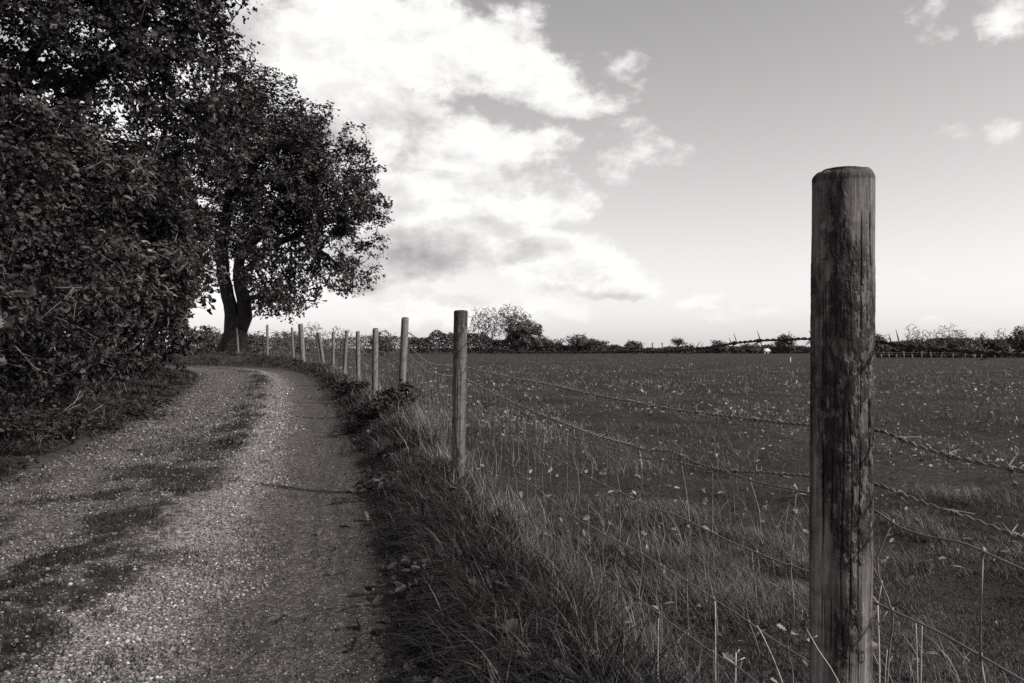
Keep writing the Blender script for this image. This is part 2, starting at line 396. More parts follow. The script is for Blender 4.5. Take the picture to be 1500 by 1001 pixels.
# ------------------------------------------------------------------ trees
def ellipsoid_targets(ells, n, shell=.55, carve=.0, cs=.5, seed=1, zmin=.4, lumpy=0):
    out = []
    ells = [(np.array(c, float), np.array(r, float)) for c, r in ells]
    vol = np.array([np.prod(r)**.85 for _, r in ells]); vol /= vol.sum()
    while len(out) < n:
        k = R.choice(len(ells), p=vol); c, r = ells[k]
        v = R.normal(size=3); v /= np.linalg.norm(v); q = shell+(1-shell)*R.random()**.7 if R.random() < .8 else R.random()
        if lumpy: q = q*(1+lumpy*(float(fbm(v[0]*1.9+c[0], v[1]*1.9+c[1], v[2]*1.9+c[2], o=2, seed=seed+3))-.55)*2)
        p = c+v*r*q*R.uniform(.96, 1.04)
        lump = fbm(p[0]*cs, p[1]*cs, p[2]*cs, o=2, seed=seed)
        if q > .75 and lump < .42: continue
        if lump < carve: continue
        if p[2] < zmin: continue
        out.append(p)
    return np.array(out)
def grow(base, guides, T, trunk_r, twig=.012, seg=.35, exp=.45, flare=1.6):
    nodes = []; par = []; dirs = []; chains = []
    def add(p, pa):
        nodes.append(p); par.append(pa)
        d = p-nodes[pa] if pa >= 0 else np.array([0, 0, 1.]); l = np.linalg.norm(d); dirs.append(d/l if l > 1e-6 else np.array([0, 0, 1.])); return len(nodes)-1
    r0 = add(np.array(base, float), -1)
    for g in guides: # (start key, pts): start index None = base, else nearest node
        st = r0 if g[0] is None else int(np.argmin([np.linalg.norm(n-np.array(g[0])) for n in nodes]))
        pts = [nodes[st]]+[np.array(q, float) for q in g[1]]; ch = [st]; cur = st
        for a, b in zip(pts[:-1], pts[1:]):
            k = max(1, int(np.linalg.norm(b-a)/seg))
            for q in range(1, k+1):
                p = a+(b-a)*q/k+rnd(1)[0]*.03*(q < k); cur = add(p, cur); ch.append(cur)
        chains.append(ch)
    g0 = np.mean([nodes[c[-1]] for c in chains], 0)
    order = np.argsort(np.min([np.linalg.norm(T-nodes[c[-1]], axis=1) for c in chains], 0))
    for ti in order:
        t = T[ti]; NN = np.array(nodes); DD = np.array(dirs); v = t-NN; l = np.linalg.norm(v, axis=1)+1e-6
        cosa = np.sum(v*DD, 1)/l
        cost = l*(1+.55*(1-cosa))+np.where(NN[:, 2] < nodes[0][2]+.25*(g0[2]-nodes[0][2]), 2., 0)
        k = int(cost.argmin()); L = l[k]
        if L < .12: continue
        c1 = NN[k]+DD[k]*L*.35; m = max(2, int(L/seg)+1); ch = [k]; cur = k
        for q in range(1, m+1):
            s = q/m; p = (1-s)**2*NN[k]+2*s*(1-s)*c1+s*s*t+(rnd(1)[0]*.05*seg/.35 if q < m else 0)
            p = p-np.array([0, 0, .0]); cur = add(p, cur); ch.append(cur)
        chains.append(ch)
    cnt = np.zeros(len(nodes)); 
    for i in range(len(nodes)-1, -1, -1):
        if cnt[i] == 0: cnt[i] = 1
        if par[i] >= 0: cnt[par[i]] += cnt[i]
    # cnt now counts tips and passes; scale to trunk radius
    w = (cnt/cnt[0])**exp*trunk_r; w = np.maximum(w, twig)
    NN = np.array(nodes); hz = NN[:, 2]-NN[0, 2]
    acc = Acc()
    for ci, ch in enumerate(chains):
        pts = NN[ch]; r = w[ch].copy()
        if ci >= len(guides): r[0] = min(r[0], r[1]*1.3)
        else: r = r*(1+(flare-1)*np.exp(-hz[ch]/(.35+trunk_r)))
        tube(acc, pts, r, 12 if r.max() > .12 else (6 if r.max() > .03 else 4), cap=True)
    return acc
def tree(name, label, cat, base, ells, nt_, trunk_r, leaf, lsize, per, sig, mat, guides=None, group=None, twig=.012, seg=.35, carve=0, cs=.5, bare=False, shell=.55, exp=.45, zmin=.4, seed=1, flare=1.6, bark='bark', jit=.9, lumpy=0):
    global R
    R = np.random.default_rng(1000+seed*17+int(abs(base[0])*10))
    base = np.array(base, float); root = empty(name, base, label, cat, group)
    T = ellipsoid_targets(ells, nt_, shell, carve, cs, seed, zmin, lumpy)
    c0 = np.mean([e[0] for e in ells], 0)
    if guides is None: guides = [(None, [base*.7+np.array(c0)*.3+rnd(1)[0]*.1])]
    acc = grow(base, guides, T, trunk_r, twig, seg, exp, flare)
    t = acc.build('trunk' if not name.endswith('shrub') else 'stem', M[bark]); child(t, root)
    if not bare:
        la = Acc(); leaves(la, T, per, sig, lsize, leaf, np.array(c0), jit=jit)
        o = la.build('crown', M[mat], smooth=False); child(o, root)
    return root

def E(px, py, Y, rpx, rpy, ry):
    c = P(px, py, Y); return (c, (rpx*Y/FPX, ry, rpy*Y/FPX))
# forked oak at the bend
YB = 39.5
bb = P(342, 512, YB); bb[2] = float(H(bb[0], bb[1]))-.1
def B(px, py, y=YB): return P(px, py, y)
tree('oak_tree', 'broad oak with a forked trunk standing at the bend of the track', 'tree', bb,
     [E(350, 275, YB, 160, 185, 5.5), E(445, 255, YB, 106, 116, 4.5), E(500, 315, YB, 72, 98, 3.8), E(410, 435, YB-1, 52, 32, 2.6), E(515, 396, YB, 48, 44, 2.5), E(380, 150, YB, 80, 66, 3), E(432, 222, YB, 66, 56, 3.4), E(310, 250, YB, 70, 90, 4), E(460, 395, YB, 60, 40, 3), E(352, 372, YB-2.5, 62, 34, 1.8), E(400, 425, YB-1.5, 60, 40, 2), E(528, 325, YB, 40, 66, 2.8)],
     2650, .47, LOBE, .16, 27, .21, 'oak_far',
     guides=[(None, [B(345, 485), B(339, 460), B(331, 420), B(323, 372), B(335, 300), B(350, 220)]),
             (B(346, 488), [B(359, 464), B(357, 438), B(350, 405), B(352, 375), B(390, 330), B(430, 290)]),
             (B(343, 405), [B(400, 360), B(460, 330), B(505, 320)]),
             (B(335, 360), [B(300, 320), B(270, 280)]), (B(352, 440), [B(385, 435, YB-1), B(425, 440, YB-1)]),
             (B(390, 330), [B(440, 350), B(500, 390)])],
     twig=.014, seg=.45, cs=.45, zmin=2.0, shell=.35, carve=.445, exp=.52, flare=1.9)
# tall oak over the hedge
tree('oak_tree', 'tall dark oak rising behind the hedge beyond the top of the picture', 'tree', (-10.6, 16.5, .2),
     [((-10.9, 16, 7.6), (4.9, 4.2, 4.6)), ((-7.7, 15.3, 6.6), (2.5, 2.5, 2.4)), ((-8.1, 16, 8.9), (2.3, 2.6, 1.5)), ((-12.5, 14.5, 5), (3.5, 3, 3)), ((-6.9, 15.4, 7.5), (1.7, 1.8, 1.9)), ((-6.6, 15.6, 5.6), (1.5, 1.8, 1.6))],
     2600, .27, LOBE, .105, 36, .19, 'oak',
     guides=[(None, [(-10.4, 16.3, 2.5), (-10.8, 16, 5), (-10.2, 15.8, 8.5)]), ((-10.6, 16.1, 4), [(-9, 15.6, 5.6), (-7.2, 15.4, 7.2)]), ((-10.7, 16, 4.6), [(-12.5, 15, 6.5), (-13.5, 14.8, 8.2)]), ((-10.8, 16, 5), [(-9.3, 15.8, 7.2), (-7.8, 15.8, 9.4)])],
     twig=.008, seg=.3, cs=.62, zmin=1.6, shell=.4, carve=.43, seed=5)
tree('oak_tree', 'second tall oak further back behind the hedge, filling the gap under the first', 'tree', (-14.5, 24, .3),
     [((-14.3, 24, 4.2), (4.6, 4, 3.4)), ((-11.5, 22.5, 3.6), (2.7, 2.5, 3.0))],
     1300, .35, LOBE, .15, 40, .34, 'oak', twig=.01, seg=.4, cs=.6, zmin=.5, seed=9)
# hedge shrubs along the left side of the track
SH = [
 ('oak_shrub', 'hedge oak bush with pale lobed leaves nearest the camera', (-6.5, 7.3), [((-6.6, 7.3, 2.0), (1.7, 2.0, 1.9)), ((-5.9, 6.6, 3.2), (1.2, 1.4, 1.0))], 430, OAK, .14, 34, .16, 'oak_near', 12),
 ('hedge_shrub', 'dense dark hedge bush of small leaves beside the pale oak bush', (-7.2, 10.2), [((-7.2, 10.2, 2.2), (2.0, 2.0, 2.2)), ((-7.0, 10, 3.7), (1.5, 1.5, 1.0))], 600, LOBE, .095, 44, .15, 'shrubm', 13),
 ('hedge_shrub', 'hedge bush of narrow leaves in the middle of the hedge', (-8.1, 13.4), [((-8.2, 13.4, 2.4), (2.2, 2.1, 2.4)), ((-7.4, 13.1, 3.9), (1.6, 1.4, 1.1))], 620, LANCE, .15, 44, .17, 'lance', 14),
 ('hedge_shrub', 'large hedge bush of long pale narrow leaves overhanging the track', (-9.1, 16.6), [((-8.9, 16.6, 2.6), (2.1, 1.9, 2.5)), ((-8.1, 16.2, 4.2), (1.7, 1.5, 1.2)), ((-7.6, 17.0, 3.0), (1.1, 1.2, 1.7))], 720, LANCE, .17, 44, .18, 'lance', 15),
 ('hedge_shrub', 'last hedge bush before the bend, hiding the foot of the forked oak', (-9.9, 20.1), [((-9.9, 20.1, 2.2), (2.1, 1.8, 2.2)), ((-9.6, 19.6, 4.0), (1.9, 1.6, 1.5))], 640, SMALL, .13, 42, .16, 'shrubm', 16),
]
for nm, lb, (bx, by), ells, n, lf, sz, per, sg, mt, sd in SH:
    bz = float(H(bx, by)); base = (bx, by, bz-.05)
    gs = [(None, [(bx+math.cos(a)*.25, by+math.sin(a)*.25, bz+.7), (bx+math.cos(a)*.8, by+math.sin(a)*.8, bz+1.9+.5*q % 1)]) for q, a in enumerate(np.linspace(0, 5.4, 6))]
    tree(nm, lb, 'bush', base, ells, n, 0.07, lf, sz, int(per*.8), sg, mt, guides=gs, twig=.004, seg=.22, cs=1.1, zmin=bz+.12, shell=.6, seed=sd, group='bushes of the hedge beside the track', flare=1.2, bark='twig', jit=1.0, lumpy=.75)

# ------------------------------------------------------------------ far trees and hedges
def far_tree(name, label, px, base_py, top_py, wpx, Y, bare=False, mat='far_leaf', n=160, dense=10, cat='tree', group=None, zlow=.35, lsz=.4, tr=.2, twig=.03, seed=1, carve=0):
    b = P(px, base_py, Y); b[2] = float(H(b[0], b[1]))-.05
    top = CAMZ-(top_py-HY)/FPX*Y; h = top-b[2]; w = wpx/2*Y/FPX
    cz = b[2]+h*(zlow+(1-zlow)/2); rz = h*(1-zlow)/2
    ells = [((b[0], b[1], cz), (w, w*.8, rz)), ((b[0]-w*.3, b[1], cz+rz*.15), (w*.6, w*.6, rz*.75)), ((b[0]+w*.35, b[1], cz-rz*.2), (w*.62, w*.6, rz*.72))]
    return tree(name, label, cat, b, ells, n, tr, LOBE if lsz > .2 else FARL, lsz, dense, lsz*1.3, mat, group=group, twig=twig, seg=max(.3, h/9), cs=2.2/max(w, 1), bare=bare, shell=.45, zmin=b[2]+.1, seed=seed, flare=1.2, bark='twig', exp=.5, carve=carve)
FG = 'trees of the far field boundary'
far_tree('bare_tree', 'round leafless tree on the far boundary, left of the leafy one', 712, 517, 447, 66, 150, bare=True, n=1100, tr=.22, twig=.036, zlow=.18, group=FG, seed=21)
far_tree('bare_tree', 'leafless tree top showing above the dark leafy tree', 750, 517, 443, 54, 155, bare=True, n=900, tr=.22, twig=.036, zlow=.3, group=FG, seed=22)
far_tree('field_tree', 'dark leafy tree beside the round leafless one on the far boundary', 764, 517, 460, 66, 148, n=260, dense=34, lsz=.27, tr=.35, zlow=.12, group=FG, seed=23, carve=.44)
far_tree('field_tree', 'pale thin-leaved tree right of the dark leafy tree', 850, 518, 489, 44, 150, n=110, dense=12, lsz=.35, mat='far_pale', zlow=.2, group=FG, seed=24)
far_tree('field_tree', 'dark dome-shaped tree touching the pale thin-leaved tree', 874, 518, 498, 30, 148, n=80, dense=26, lsz=.35, zlow=.05, group=FG, seed=25)
far_tree('field_tree', 'small dark round tree standing alone left of the two poles', 927, 518, 499, 24, 149, n=70, dense=26, lsz=.32, zlow=.05, group=FG, seed=26)
far_tree('field_tree', 'small flat-topped tree right of the two thin poles', 993, 518, 497, 16, 149, n=30, dense=18, lsz=.3, zlow=.7, group=FG, seed=27, tr=.15)
far_tree('field_tree', 'low dark tree at the foot of the flat-topped one', 1006, 518, 504, 22, 148, n=40, dense=20, lsz=.3, zlow=.05, group=FG, seed=28)
far_tree('field_tree', 'small domed tree with pale flecks midway along the far hedge', 1055, 518, 499, 24, 149, n=50, dense=22, lsz=.32, zlow=.2, group=FG, seed=29)
far_tree('field_tree', 'broad low tree left of the white sheep', 1098, 518, 505, 40, 149, n=60, dense=20, lsz=.32, zlow=.05, group=FG, seed=30)
far_tree('field_tree', 'tree with a small separate top right of the white sheep', 1149, 518, 490, 30, 148, n=90, dense=20, lsz=.34, zlow=.1, group=FG, seed=31, carve=.42)
far_tree('field_tree', 'pale bushy tree right of the dark leafy tree, low on the boundary', 803, 518, 494, 44, 152, n=110, dense=14, lsz=.35, zlow=.05, group=FG, seed=32)
far_tree('bare_tree', 'small leafless tree beyond the leaning post of the fence', 500, 515, 473, 36, 120, bare=True, n=300, tr=.15, twig=.028, zlow=.2, group=FG, seed=33)
far_tree('bare_tree', 'leafless bushy tree beyond the thick fence post', 462, 515, 470, 50, 95, bare=True, n=380, tr=.15, twig=.024, zlow=.1, group=FG, seed=34)
far_tree('field_tree', 'low thin tree under the forked oak, beyond the short dark post', 425, 515, 480, 60, 85, n=150, dense=12, lsz=.2, zlow=.05, mat='far_leaf', group=FG, seed=35)
far_tree('field_tree', 'bushy dark tree seen between the second and third posts of the fence', 560, 517, 482, 40, 110, n=120, dense=14, lsz=.25, zlow=.05, group=FG, seed=36)
far_tree('field_tree', 'bush at the foot of the forked oak', 372, 512, 485, 40, 50, n=110, dense=20, lsz=.12, zlow=.02, twig=.012, group=FG, seed=37, tr=.06)
far_tree('field_tree', 'bushes left of the forked oak trunk', 312, 512, 478, 40, 52, n=120, dense=20, lsz=.13, zlow=.02, twig=.012, group=FG, seed=38, tr=.06)
# right boundary, nearer
for k, (px, top, w, bare, lb, sd) in enumerate([
    (1286, 486, 22, False, 'dark pointed tree just right of the near fence post', 41), (1337, 474, 30, True, 'leafless sapling, first of the bare tops right of the near post', 42),
    (1362, 480, 34, True, 'low leafless sapling behind the barbed wire', 43), (1391, 470, 40, True, 'tallest spreading leafless sapling of the right boundary', 44),
    (1408, 476, 22, True, 'thin upright leafless sapling beside the tallest one', 45), (1434, 488, 46, False, 'broad dark rounded bush tree of the right boundary', 46),
    (1466, 477, 26, True, 'leafless sapling above the dark bushes near the picture edge', 47), (1497, 478, 40, False, 'dark bushy tree at the right edge of the picture', 48), (1345, 496, 50, False, 'low dark bush under the leafless saplings', 49), (1395, 494, 44, False, 'dark bush under the tallest leafless sapling', 50), (1466, 494, 40, False, 'dark bush tree between the rounded one and the edge', 51), (1305, 502, 40, False, 'low grey-leaved bush beside the pointed tree', 52)]):
    far_tree('sapling' if bare else 'boundary_tree', lb, px, 525, top, w, 84+(k % 3), bare=bare, n=260 if bare else 120, dense=24, lsz=.2, tr=.09, twig=.02, zlow=.15 if bare else .02, group='trees of the right field boundary', seed=sd)
far_tree('boundary_tree', 'pale-leaved bush showing white behind the far fence', 1425, 524, 505, 44, 83, n=26, dense=8, lsz=.2, mat='fallen', zlow=.45, group='trees of the right field boundary', seed=53)

def hedge(name, label, pts, htop, Y0, lsz, n, mat='far_leaf', thick=1.6):
    # pts: list of (px, py base, py top, depth)
    px = [p[0] for p in pts]; acc = Acc(); tw = Acc()
    q = R.uniform(px[0], px[-1], n); by = np.interp(q, px, [p[1] for p in pts]); ty = np.interp(q, px, [p[2] for p in pts]); Y = np.interp(q, px, [p[3] for p in pts])
    Yj = Y+R.uniform(0, thick, n)
    x = (q-CX)/FPX*Yj; z0 = H(x, Yj); top = CAMZ-(ty-HY)/FPX*Y
    lum = vn(x*.35, x*0, seed=int(Y0)); lum2 = vn(x*1.1, x*0, seed=int(Y0)+4)
    h = (top-z0)*(.62+.45*lum+.25*lum2); z = z0+h*R.random(n)**.8
    nrm = rnd(n)+np.array([0, -.5, .5])
    stamp(FARL if lsz > .2 else SMALL, np.stack([x, Yj, z], 1), basis(nrm, rnd(n)), lsz*R.uniform(.6, 1.3, n), np.clip(R.beta(2, 3, n), 0, 1), acc)
    m = n//500; sts = []
    for i in range(m):
        a = i*len(x)//m; b = np.array([x[a], Yj[a], z0[a]]); hh = h[a]*R.uniform(.8, 1.25)
        tw = Acc(); tube(tw, [b, b+np.array([R.normal(0, .15), 0, hh*.5]), b+np.array([R.normal(0, .4), 0, hh])], [.04*lsz/.3, .03*lsz/.3, .015], 4); sts.append(tw)
    i0 = len(x)//2
    root = empty(name, (float(np.mean(x)), float(np.mean(Yj)), float(np.mean(z0))), label, 'hedge', 'far hedgerows')
    child(acc.build('foliage', M[mat], smooth=False), root)
    for tw in sts: child(tw.build('stem', M['twig']), root)
hedge('hedgerow', 'dark hedgerow along the far side of the field under the paired trees', [(590, 517, 490, 155), (700, 517, 492, 152), (800, 518, 500, 151)], 0, 155, .27, 17000)
hedge('hedgerow', 'long low hedgerow across the middle of the far field edge', [(800, 518, 504, 152), (900, 518, 508, 151), (1000, 518, 508, 151), (1100, 518, 508, 151), (1200, 518, 506, 150)], 0, 152, .26, 26000)
hedge('hedgerow', 'low dark hedge behind the small fence on the right boundary', [(1200, 520, 507, 130), (1275, 524, 502, 90), (1400, 525, 500, 86), (1540, 525, 496, 84)], 0, 86, .18, 26000)
hedge('hedgerow', 'scrubby hedge beyond the curving fence and forked oak', [(250, 514, 488, 62), (330, 514, 494, 66), (420, 515, 495, 80), (500, 516, 497, 100), (600, 517, 494, 125)], 0, 62, .17, 20000)

# ------------------------------------------------------------------ posts
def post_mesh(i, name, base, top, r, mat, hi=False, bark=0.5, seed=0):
    base = np.array(base, float); top = np.array(top, float)
    Lz = np.linalg.norm(top-base); ax = (top-base)/Lz
    nA, nZ = (420, 900) if hi else ((96, 200) if i == 1 else (32, 50))
    zf = .25 if hi else 0 # finer rows in view
    t = np.linspace(0, 1, nZ); a = np.arange(nA)/nA
    if hi: t = np.r_[np.linspace(0, .25, 40), np.linspace(.25, 1, nZ-40)[0:]]; t = np.unique(t); nZ = len(t)
    A, T = np.meshgrid(a, t); Zm = T*Lz
    big = vn(A*6, Zm*2.2, seed=seed, px=6); grain = vn(A*90+vn(A*12, Zm*9, seed=seed+5, px=12)*3, Zm*9, seed=seed+1, px=90)
    fine = vn(A*200, Zm*20, seed=seed+2, px=200)
    wx = (vn(A*20, Zm*30, seed=seed+21, px=20)-.5)*1.6
    flake = vn(A*48+wx, Zm*52, seed=seed+3, px=48)*.45+vn(A*96+wx*2, Zm*130, seed=seed+4, px=96)*.33+vn(A*180, Zm*330, seed=seed+14, px=180)*.22
    patch = vn(A*5, Zm*4.5, seed=seed+6, px=5)*.6+vn(A*14, Zm*13, seed=seed+7, px=14)*.4
    rr = r*(1+.035*(big-.5)+.02*np.cos(2*PI*(A-.1)*2))
    tone = np.full(A.shape, .5)+.35*(grain-.5)
    if hi or i == 1:
        bk = ss(.36, .62, patch+(T-.55)*.32)   # bark left on, mostly high up
        fl = ss(.38, .52, flake)
        rr = rr+.0012*bk*fl+.0016*bk*(flake-.5)+.0005*(grain-.5)+.0002*fine
        tone = .46+.22*(grain-.5)+.22*ss(.12, .17, A)*ss(.26, .2, A)-.27*bk*fl-.18*bk+.2*(fine-.5)+.3*(vn(A*30,Zm*60,seed=seed+30,px=30)-.5)*bk  # includes a lighter strip painting sunlight on the right edge
        tone = tone-.30*np.exp(-((A-.73)/.11)**2)  # shade on the left side painted into the tone
        rings = vn(A*3, Zm*60, seed=seed+9, px=3); tone = tone-.12*ss(.6, .8, rings)*(1-bk)
        tone = tone-.03*ss(.6, .85, vn(A*8, Zm*3, seed=seed+12, px=8))
        cracks = [(.165, .84, .004), (.135, .62, .0025), (.10, .50, .0025), (.02, .45, .002), (.975, .62, .002), (.15, .44, .003), (.06, .52, .002), (.9, .9, .004), (.5, .5, .005)] if hi else [(.97, .5, .01), (.05, .3, .01), (.1, .6, .008)]
        for ca, cz, cw in cracks:
            ln = .38; wob = (vn(Zm*7, Zm*0+ca*50, seed=31)-.5)*.03
            dd = np.abs(((A-ca-wob+.5) % 1)-.5); m_ = ss(ln, ln*.7, np.abs(T-cz))
            g = np.exp(-(dd/cw)**2)*m_*ss(.2, .5, vn(Zm*16, Zm*0+ca*9, seed=8)); rr = rr-.0028*g; tone = tone-.34*g
        for ka, kz in ([(.955, .42), (.985, .37), (.9, .6), (.03, .655)] if hi else [(.97, .6)]):
            dd = np.sqrt(((((A-ka+.5) % 1)-.5)*2*PI*r)**2+((Zm-kz*Lz)*.8)**2)
            g = np.exp(-(dd/.009)**2); rg = .5+.5*np.cos(dd*900); rr = rr+.0016*g; tone = tone-.5*g*rg
    # chamfered, worn top
    chz = .016 if hi else .012; td = Lz-Zm
    slope = .004*np.cos(2*PI*(A-.55))+.009*(vn(A*9, A*0, seed=seed+11, px=9)-.5)+.005*(vn(A*30, A*0, seed=seed+15, px=30)-.5)
    td = td+slope*np.exp(-td/.02)
    k = np.clip(td/chz, 0, 1); rr = rr*np.where(td < chz, .70+.30*np.sqrt(np.maximum(k*(2-k), 0)), 1)
    if hi: rr = rr+.0045*np.exp(-((A-.19)/.012)**2)*np.exp(-((Lz-Zm-.024)/.010)**2)
    tone = np.where(td < chz*1.3, tone*.45, tone*(1-.35*np.exp(-td/.03)) if hi else tone)
    u = np.cross(ax, [0, 1, 0]); u /= np.linalg.norm(u); w = np.cross(ax, u)
    # angle 0 faces the camera (-Y)
    ang = 2*PI*A
    V = base+ax*(Zm)[..., None]+rr[..., None]*(np.sin(ang)[..., None]*u*1.0+np.cos(ang)[..., None]*(-np.array([0, 1., 0])))
    V = V.reshape(-1, 3)
    ii = np.arange(nZ-1)[:, None]*nA; jj = np.arange(nA)[None]; j1 = (jj+1) % nA
    L = np.stack([ii+jj, ii+j1, ii+nA+j1, ii+nA+jj], -1).reshape(-1, 4)
    # rings closing the top
    last = V[(nZ-1)*nA:]; c = last.mean(0); rings = []
    for q in (.8, .6, .4, .2):
        z = ax*(.003*(1-q)+.0); rings.append(c+(last-c)*q+z+ax*(.003*(vn(a*12, a*0+q*7, seed=3, px=12)-.5))[:, None])
    n0 = len(V); V = np.vstack([V]+rings+[(c+ax*.003)[None]]); tn = np.r_[tone.ravel(), np.full(4*nA, .3)+.3*(R.random(4*nA)-.5), .3]
    Ls = [L.ravel()]; Ts = [np.full(len(L), 4)]
    prev = (nZ-1)*nA
    for q in range(4):
        cur = n0+q*nA; l = np.stack([prev+jj[0], prev+j1[0], cur+j1[0], cur+jj[0]], 1); Ls.append(l.ravel()); Ts.append(np.full(nA, 4)); prev = cur
    cc = len(V)-1; l = np.stack([prev+jj[0], prev+j1[0], np.full(nA, cc)], 1); Ls.append(l.ravel()); Ts.append(np.full(nA, 3))
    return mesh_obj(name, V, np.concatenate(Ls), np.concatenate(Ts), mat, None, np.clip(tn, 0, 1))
fence = empty('wire_fence', (FX[1][0], FX[1][1], .1), 'long fence of round wooden posts, barbed wire and sagging netting beside the track', 'fence')
TOPS = []
for i, (bx, by, tx, ty, Y, r) in enumerate(POST):
    b = P(bx, by, Y); t = P(tx, ty, Y); gz = float(H(b[0], b[1]))
    t2 = t; d = (t-b)/np.linalg.norm(t-b); b2 = b+d*((gz-.12-b[2])/d[2]) if abs(d[2]) > .1 else b
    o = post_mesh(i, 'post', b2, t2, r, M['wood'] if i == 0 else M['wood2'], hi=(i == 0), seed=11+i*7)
    child(o, fence); TOPS.append(t2)
    if i == 0: o['label'] = 'thick round post with cracked peeling bark, nearest the camera'
    if i == 7: o['label'] = 'post leaning over beside a thin strut'
    if i == 8: o['label'] = 'thickest of the far posts, a strainer post'
for (bx, by, tx, ty, Y, r, lb) in [(470, 535, 463.5, 488, 30, .035, 'thin leaning strut post'), (387, 520, 385, 490, 35.5, .04, 'short dark leaning post')]:
    b = P(bx, by, Y); b[2] -= .2; o = post_mesh(9, 'post', b, P(tx, ty, Y), r, M['bark'] if 'dark' in lb else M['wood2'], seed=77); child(o, fence); o['label'] = lb
b0 = np.array([1.36, -2.6, 0.0]); o = post_mesh(9, 'post', b0, b0+np.array([0, 0, 1.34]), .05, M['wood2'], seed=5); child(o, fence)

# ------------------------------------------------------------------ wires
def seg_pt(px, py, A_, B_, off):
    # meet the picture ray with the vertical plane through two posts (shifted to the field side)
    a = (px-CX)/FPX; A2 = np.array(A_[:2])+off; B2 = np.array(B_[:2])+off
    t = (a*A2[1]-A2[0])/((B2[0]-A2[0])-a*(B2[1]-A2[1])); q = A2+(B2-A2)*t
    return np.array([q[0], q[1], CAMZ-(py-HY)/FPX*q[1]])
OFF = np.array([.05, .012])
def spline(pts, step):
    pts = np.array(pts, float); t = np.r_[0, np.cumsum(np.linalg.norm(np.diff(pts, axis=0), axis=1))]
    n = max(4, int(t[-1]/step)); q = np.linspace(0, t[-1], n)
    # catmull-rom through the points
    m = np.gradient(pts, t, axis=0); k = np.clip(np.searchsorted(t, q, 'right')-1, 0, len(t)-2); h = (t[k+1]-t[k]); s = (q-t[k])/h; s = s[:, None]; h = h[:, None]
    return (2*s**3-3*s**2+1)*pts[k]+(s**3-2*s**2+s)*h*m[k]+(-2*s**3+3*s**2)*pts[k+1]+(s**3-s**2)*h*m[k+1]
def frame(path):
    tg = np.gradient(path, axis=0); tg /= np.linalg.norm(tg, axis=1, keepdims=True)
    u = np.cross(tg, [0, 0, 1.]); u /= np.linalg.norm(u, axis=1, keepdims=True); return tg, u, np.cross(tg, u)
def twisted(acc, pts, r=.0016, pitch=.045, fine=True, kink=0):
    p = spline(pts, .004 if fine else .05)
    if kink: p = p+np.stack([kink*(fbm(np.arange(len(p))*.004*6, np.full(len(p), c), o=3, seed=c+3)-.5) for c in range(3)], 1)
    if not fine: tube(acc, p, r*1.7, 4); return p
    tg, u, w = frame(p); s = np.arange(len(p))*.004; a = s/pitch*2*PI
    for ph in (0, PI):
        tube(acc, p+(np.cos(a+ph)[:, None]*u+np.sin(a+ph)[:, None]*w)*r*1.05, r, 6)
    return p
def barbs(acc, p, every=.10, r=.0011, l=.019, start=.03, clump=None):
    L = np.r_[0, np.cumsum(np.linalg.norm(np.diff(p, axis=0), axis=1))]; tg, u, w = frame(p); s = start
    while s < L[-1]-.02:
        k = int(np.searchsorted(L, s)); T_, U, W = tg[k], u[k], w[k]; a0 = R.uniform(0, 2*PI)
        for q, off in enumerate((-.0025, .0025)):
            a = np.linspace(a0+q*PI/2, a0+q*PI/2+2*PI*1.25, 14); rad = .0038
            coil = p[k]+T_*(off+np.linspace(-.002, .002, 14))[:, None]*1+(np.cos(a)[:, None]*U+np.sin(a)[:, None]*W)*rad
            d0 = -(-np.sin(a[0])*U+np.cos(a[0])*W); d1 = (-np.sin(a[-1])*U+np.cos(a[-1])*W)
            e0 = coil[0]+(d0+T_*R.normal(0, .35))*l*R.uniform(.8, 1.2); e1 = coil[-1]+(d1+T_*R.normal(0, .35))*l*R.uniform(.8, 1.2)
            pts = np.vstack([e0, coil[0]*.6+e0*.4, coil, coil[-1]*.6+e1*.4, e1]); rr = np.full(len(pts), r); rr[0] = rr[-1] = r*.35
            tube(acc, pts, rr, 5)
        s += every*R.uniform(.85, 1.15) if clump is None else (every*R.uniform(.85, 1.15) if not (clump[0] < s < clump[1]) else every*.33)
A_, B_ = TOPS[0], TOPS[1]
F0 = P(POST[0][0], POST[0][1], 1.33); 
A_ = P(1229, 600, 1.33); B_ = P(673, 560, 5.5)
Z0 = np.array([1.36, -2.6, 0.])
def left(pxs): return [seg_pt(x, y, A_, B_, OFF) for x, y in pxs]
def right(pxs): return [seg_pt(x, y, A_, Z0, OFF) for x, y in pxs]
WZ = dict( # control points: left span (from post 1 back to post 2), right span (towards the post behind the camera)
 w1=([(1215, 498), (1187, 497), (1130, 499), (1085, 503), (1040, 509), (1000, 512.5), (900, 515), (820, 517), (760, 515), (700, 506), (676, 500)], [(1290, 501), (1320, 506), (1400, 514), (1500, 521)]),
 w2=([(1215, 625), (1187, 623), (1100, 615), (1000, 601), (900, 584), (800, 563), (730, 549), (676, 537)], [(1290, 632), (1350, 656), (1420, 676), (1500, 691)]),
 w3=([(1215, 700), (1187, 698), (1120, 693), (1060, 690), (1025, 680), (1000, 667), (985, 661), (950, 659), (915, 650), (880, 640), (800, 610), (740, 584), (676, 553)], [(1290, 712), (1350, 736), (1420, 760), (1500, 790)]),
)
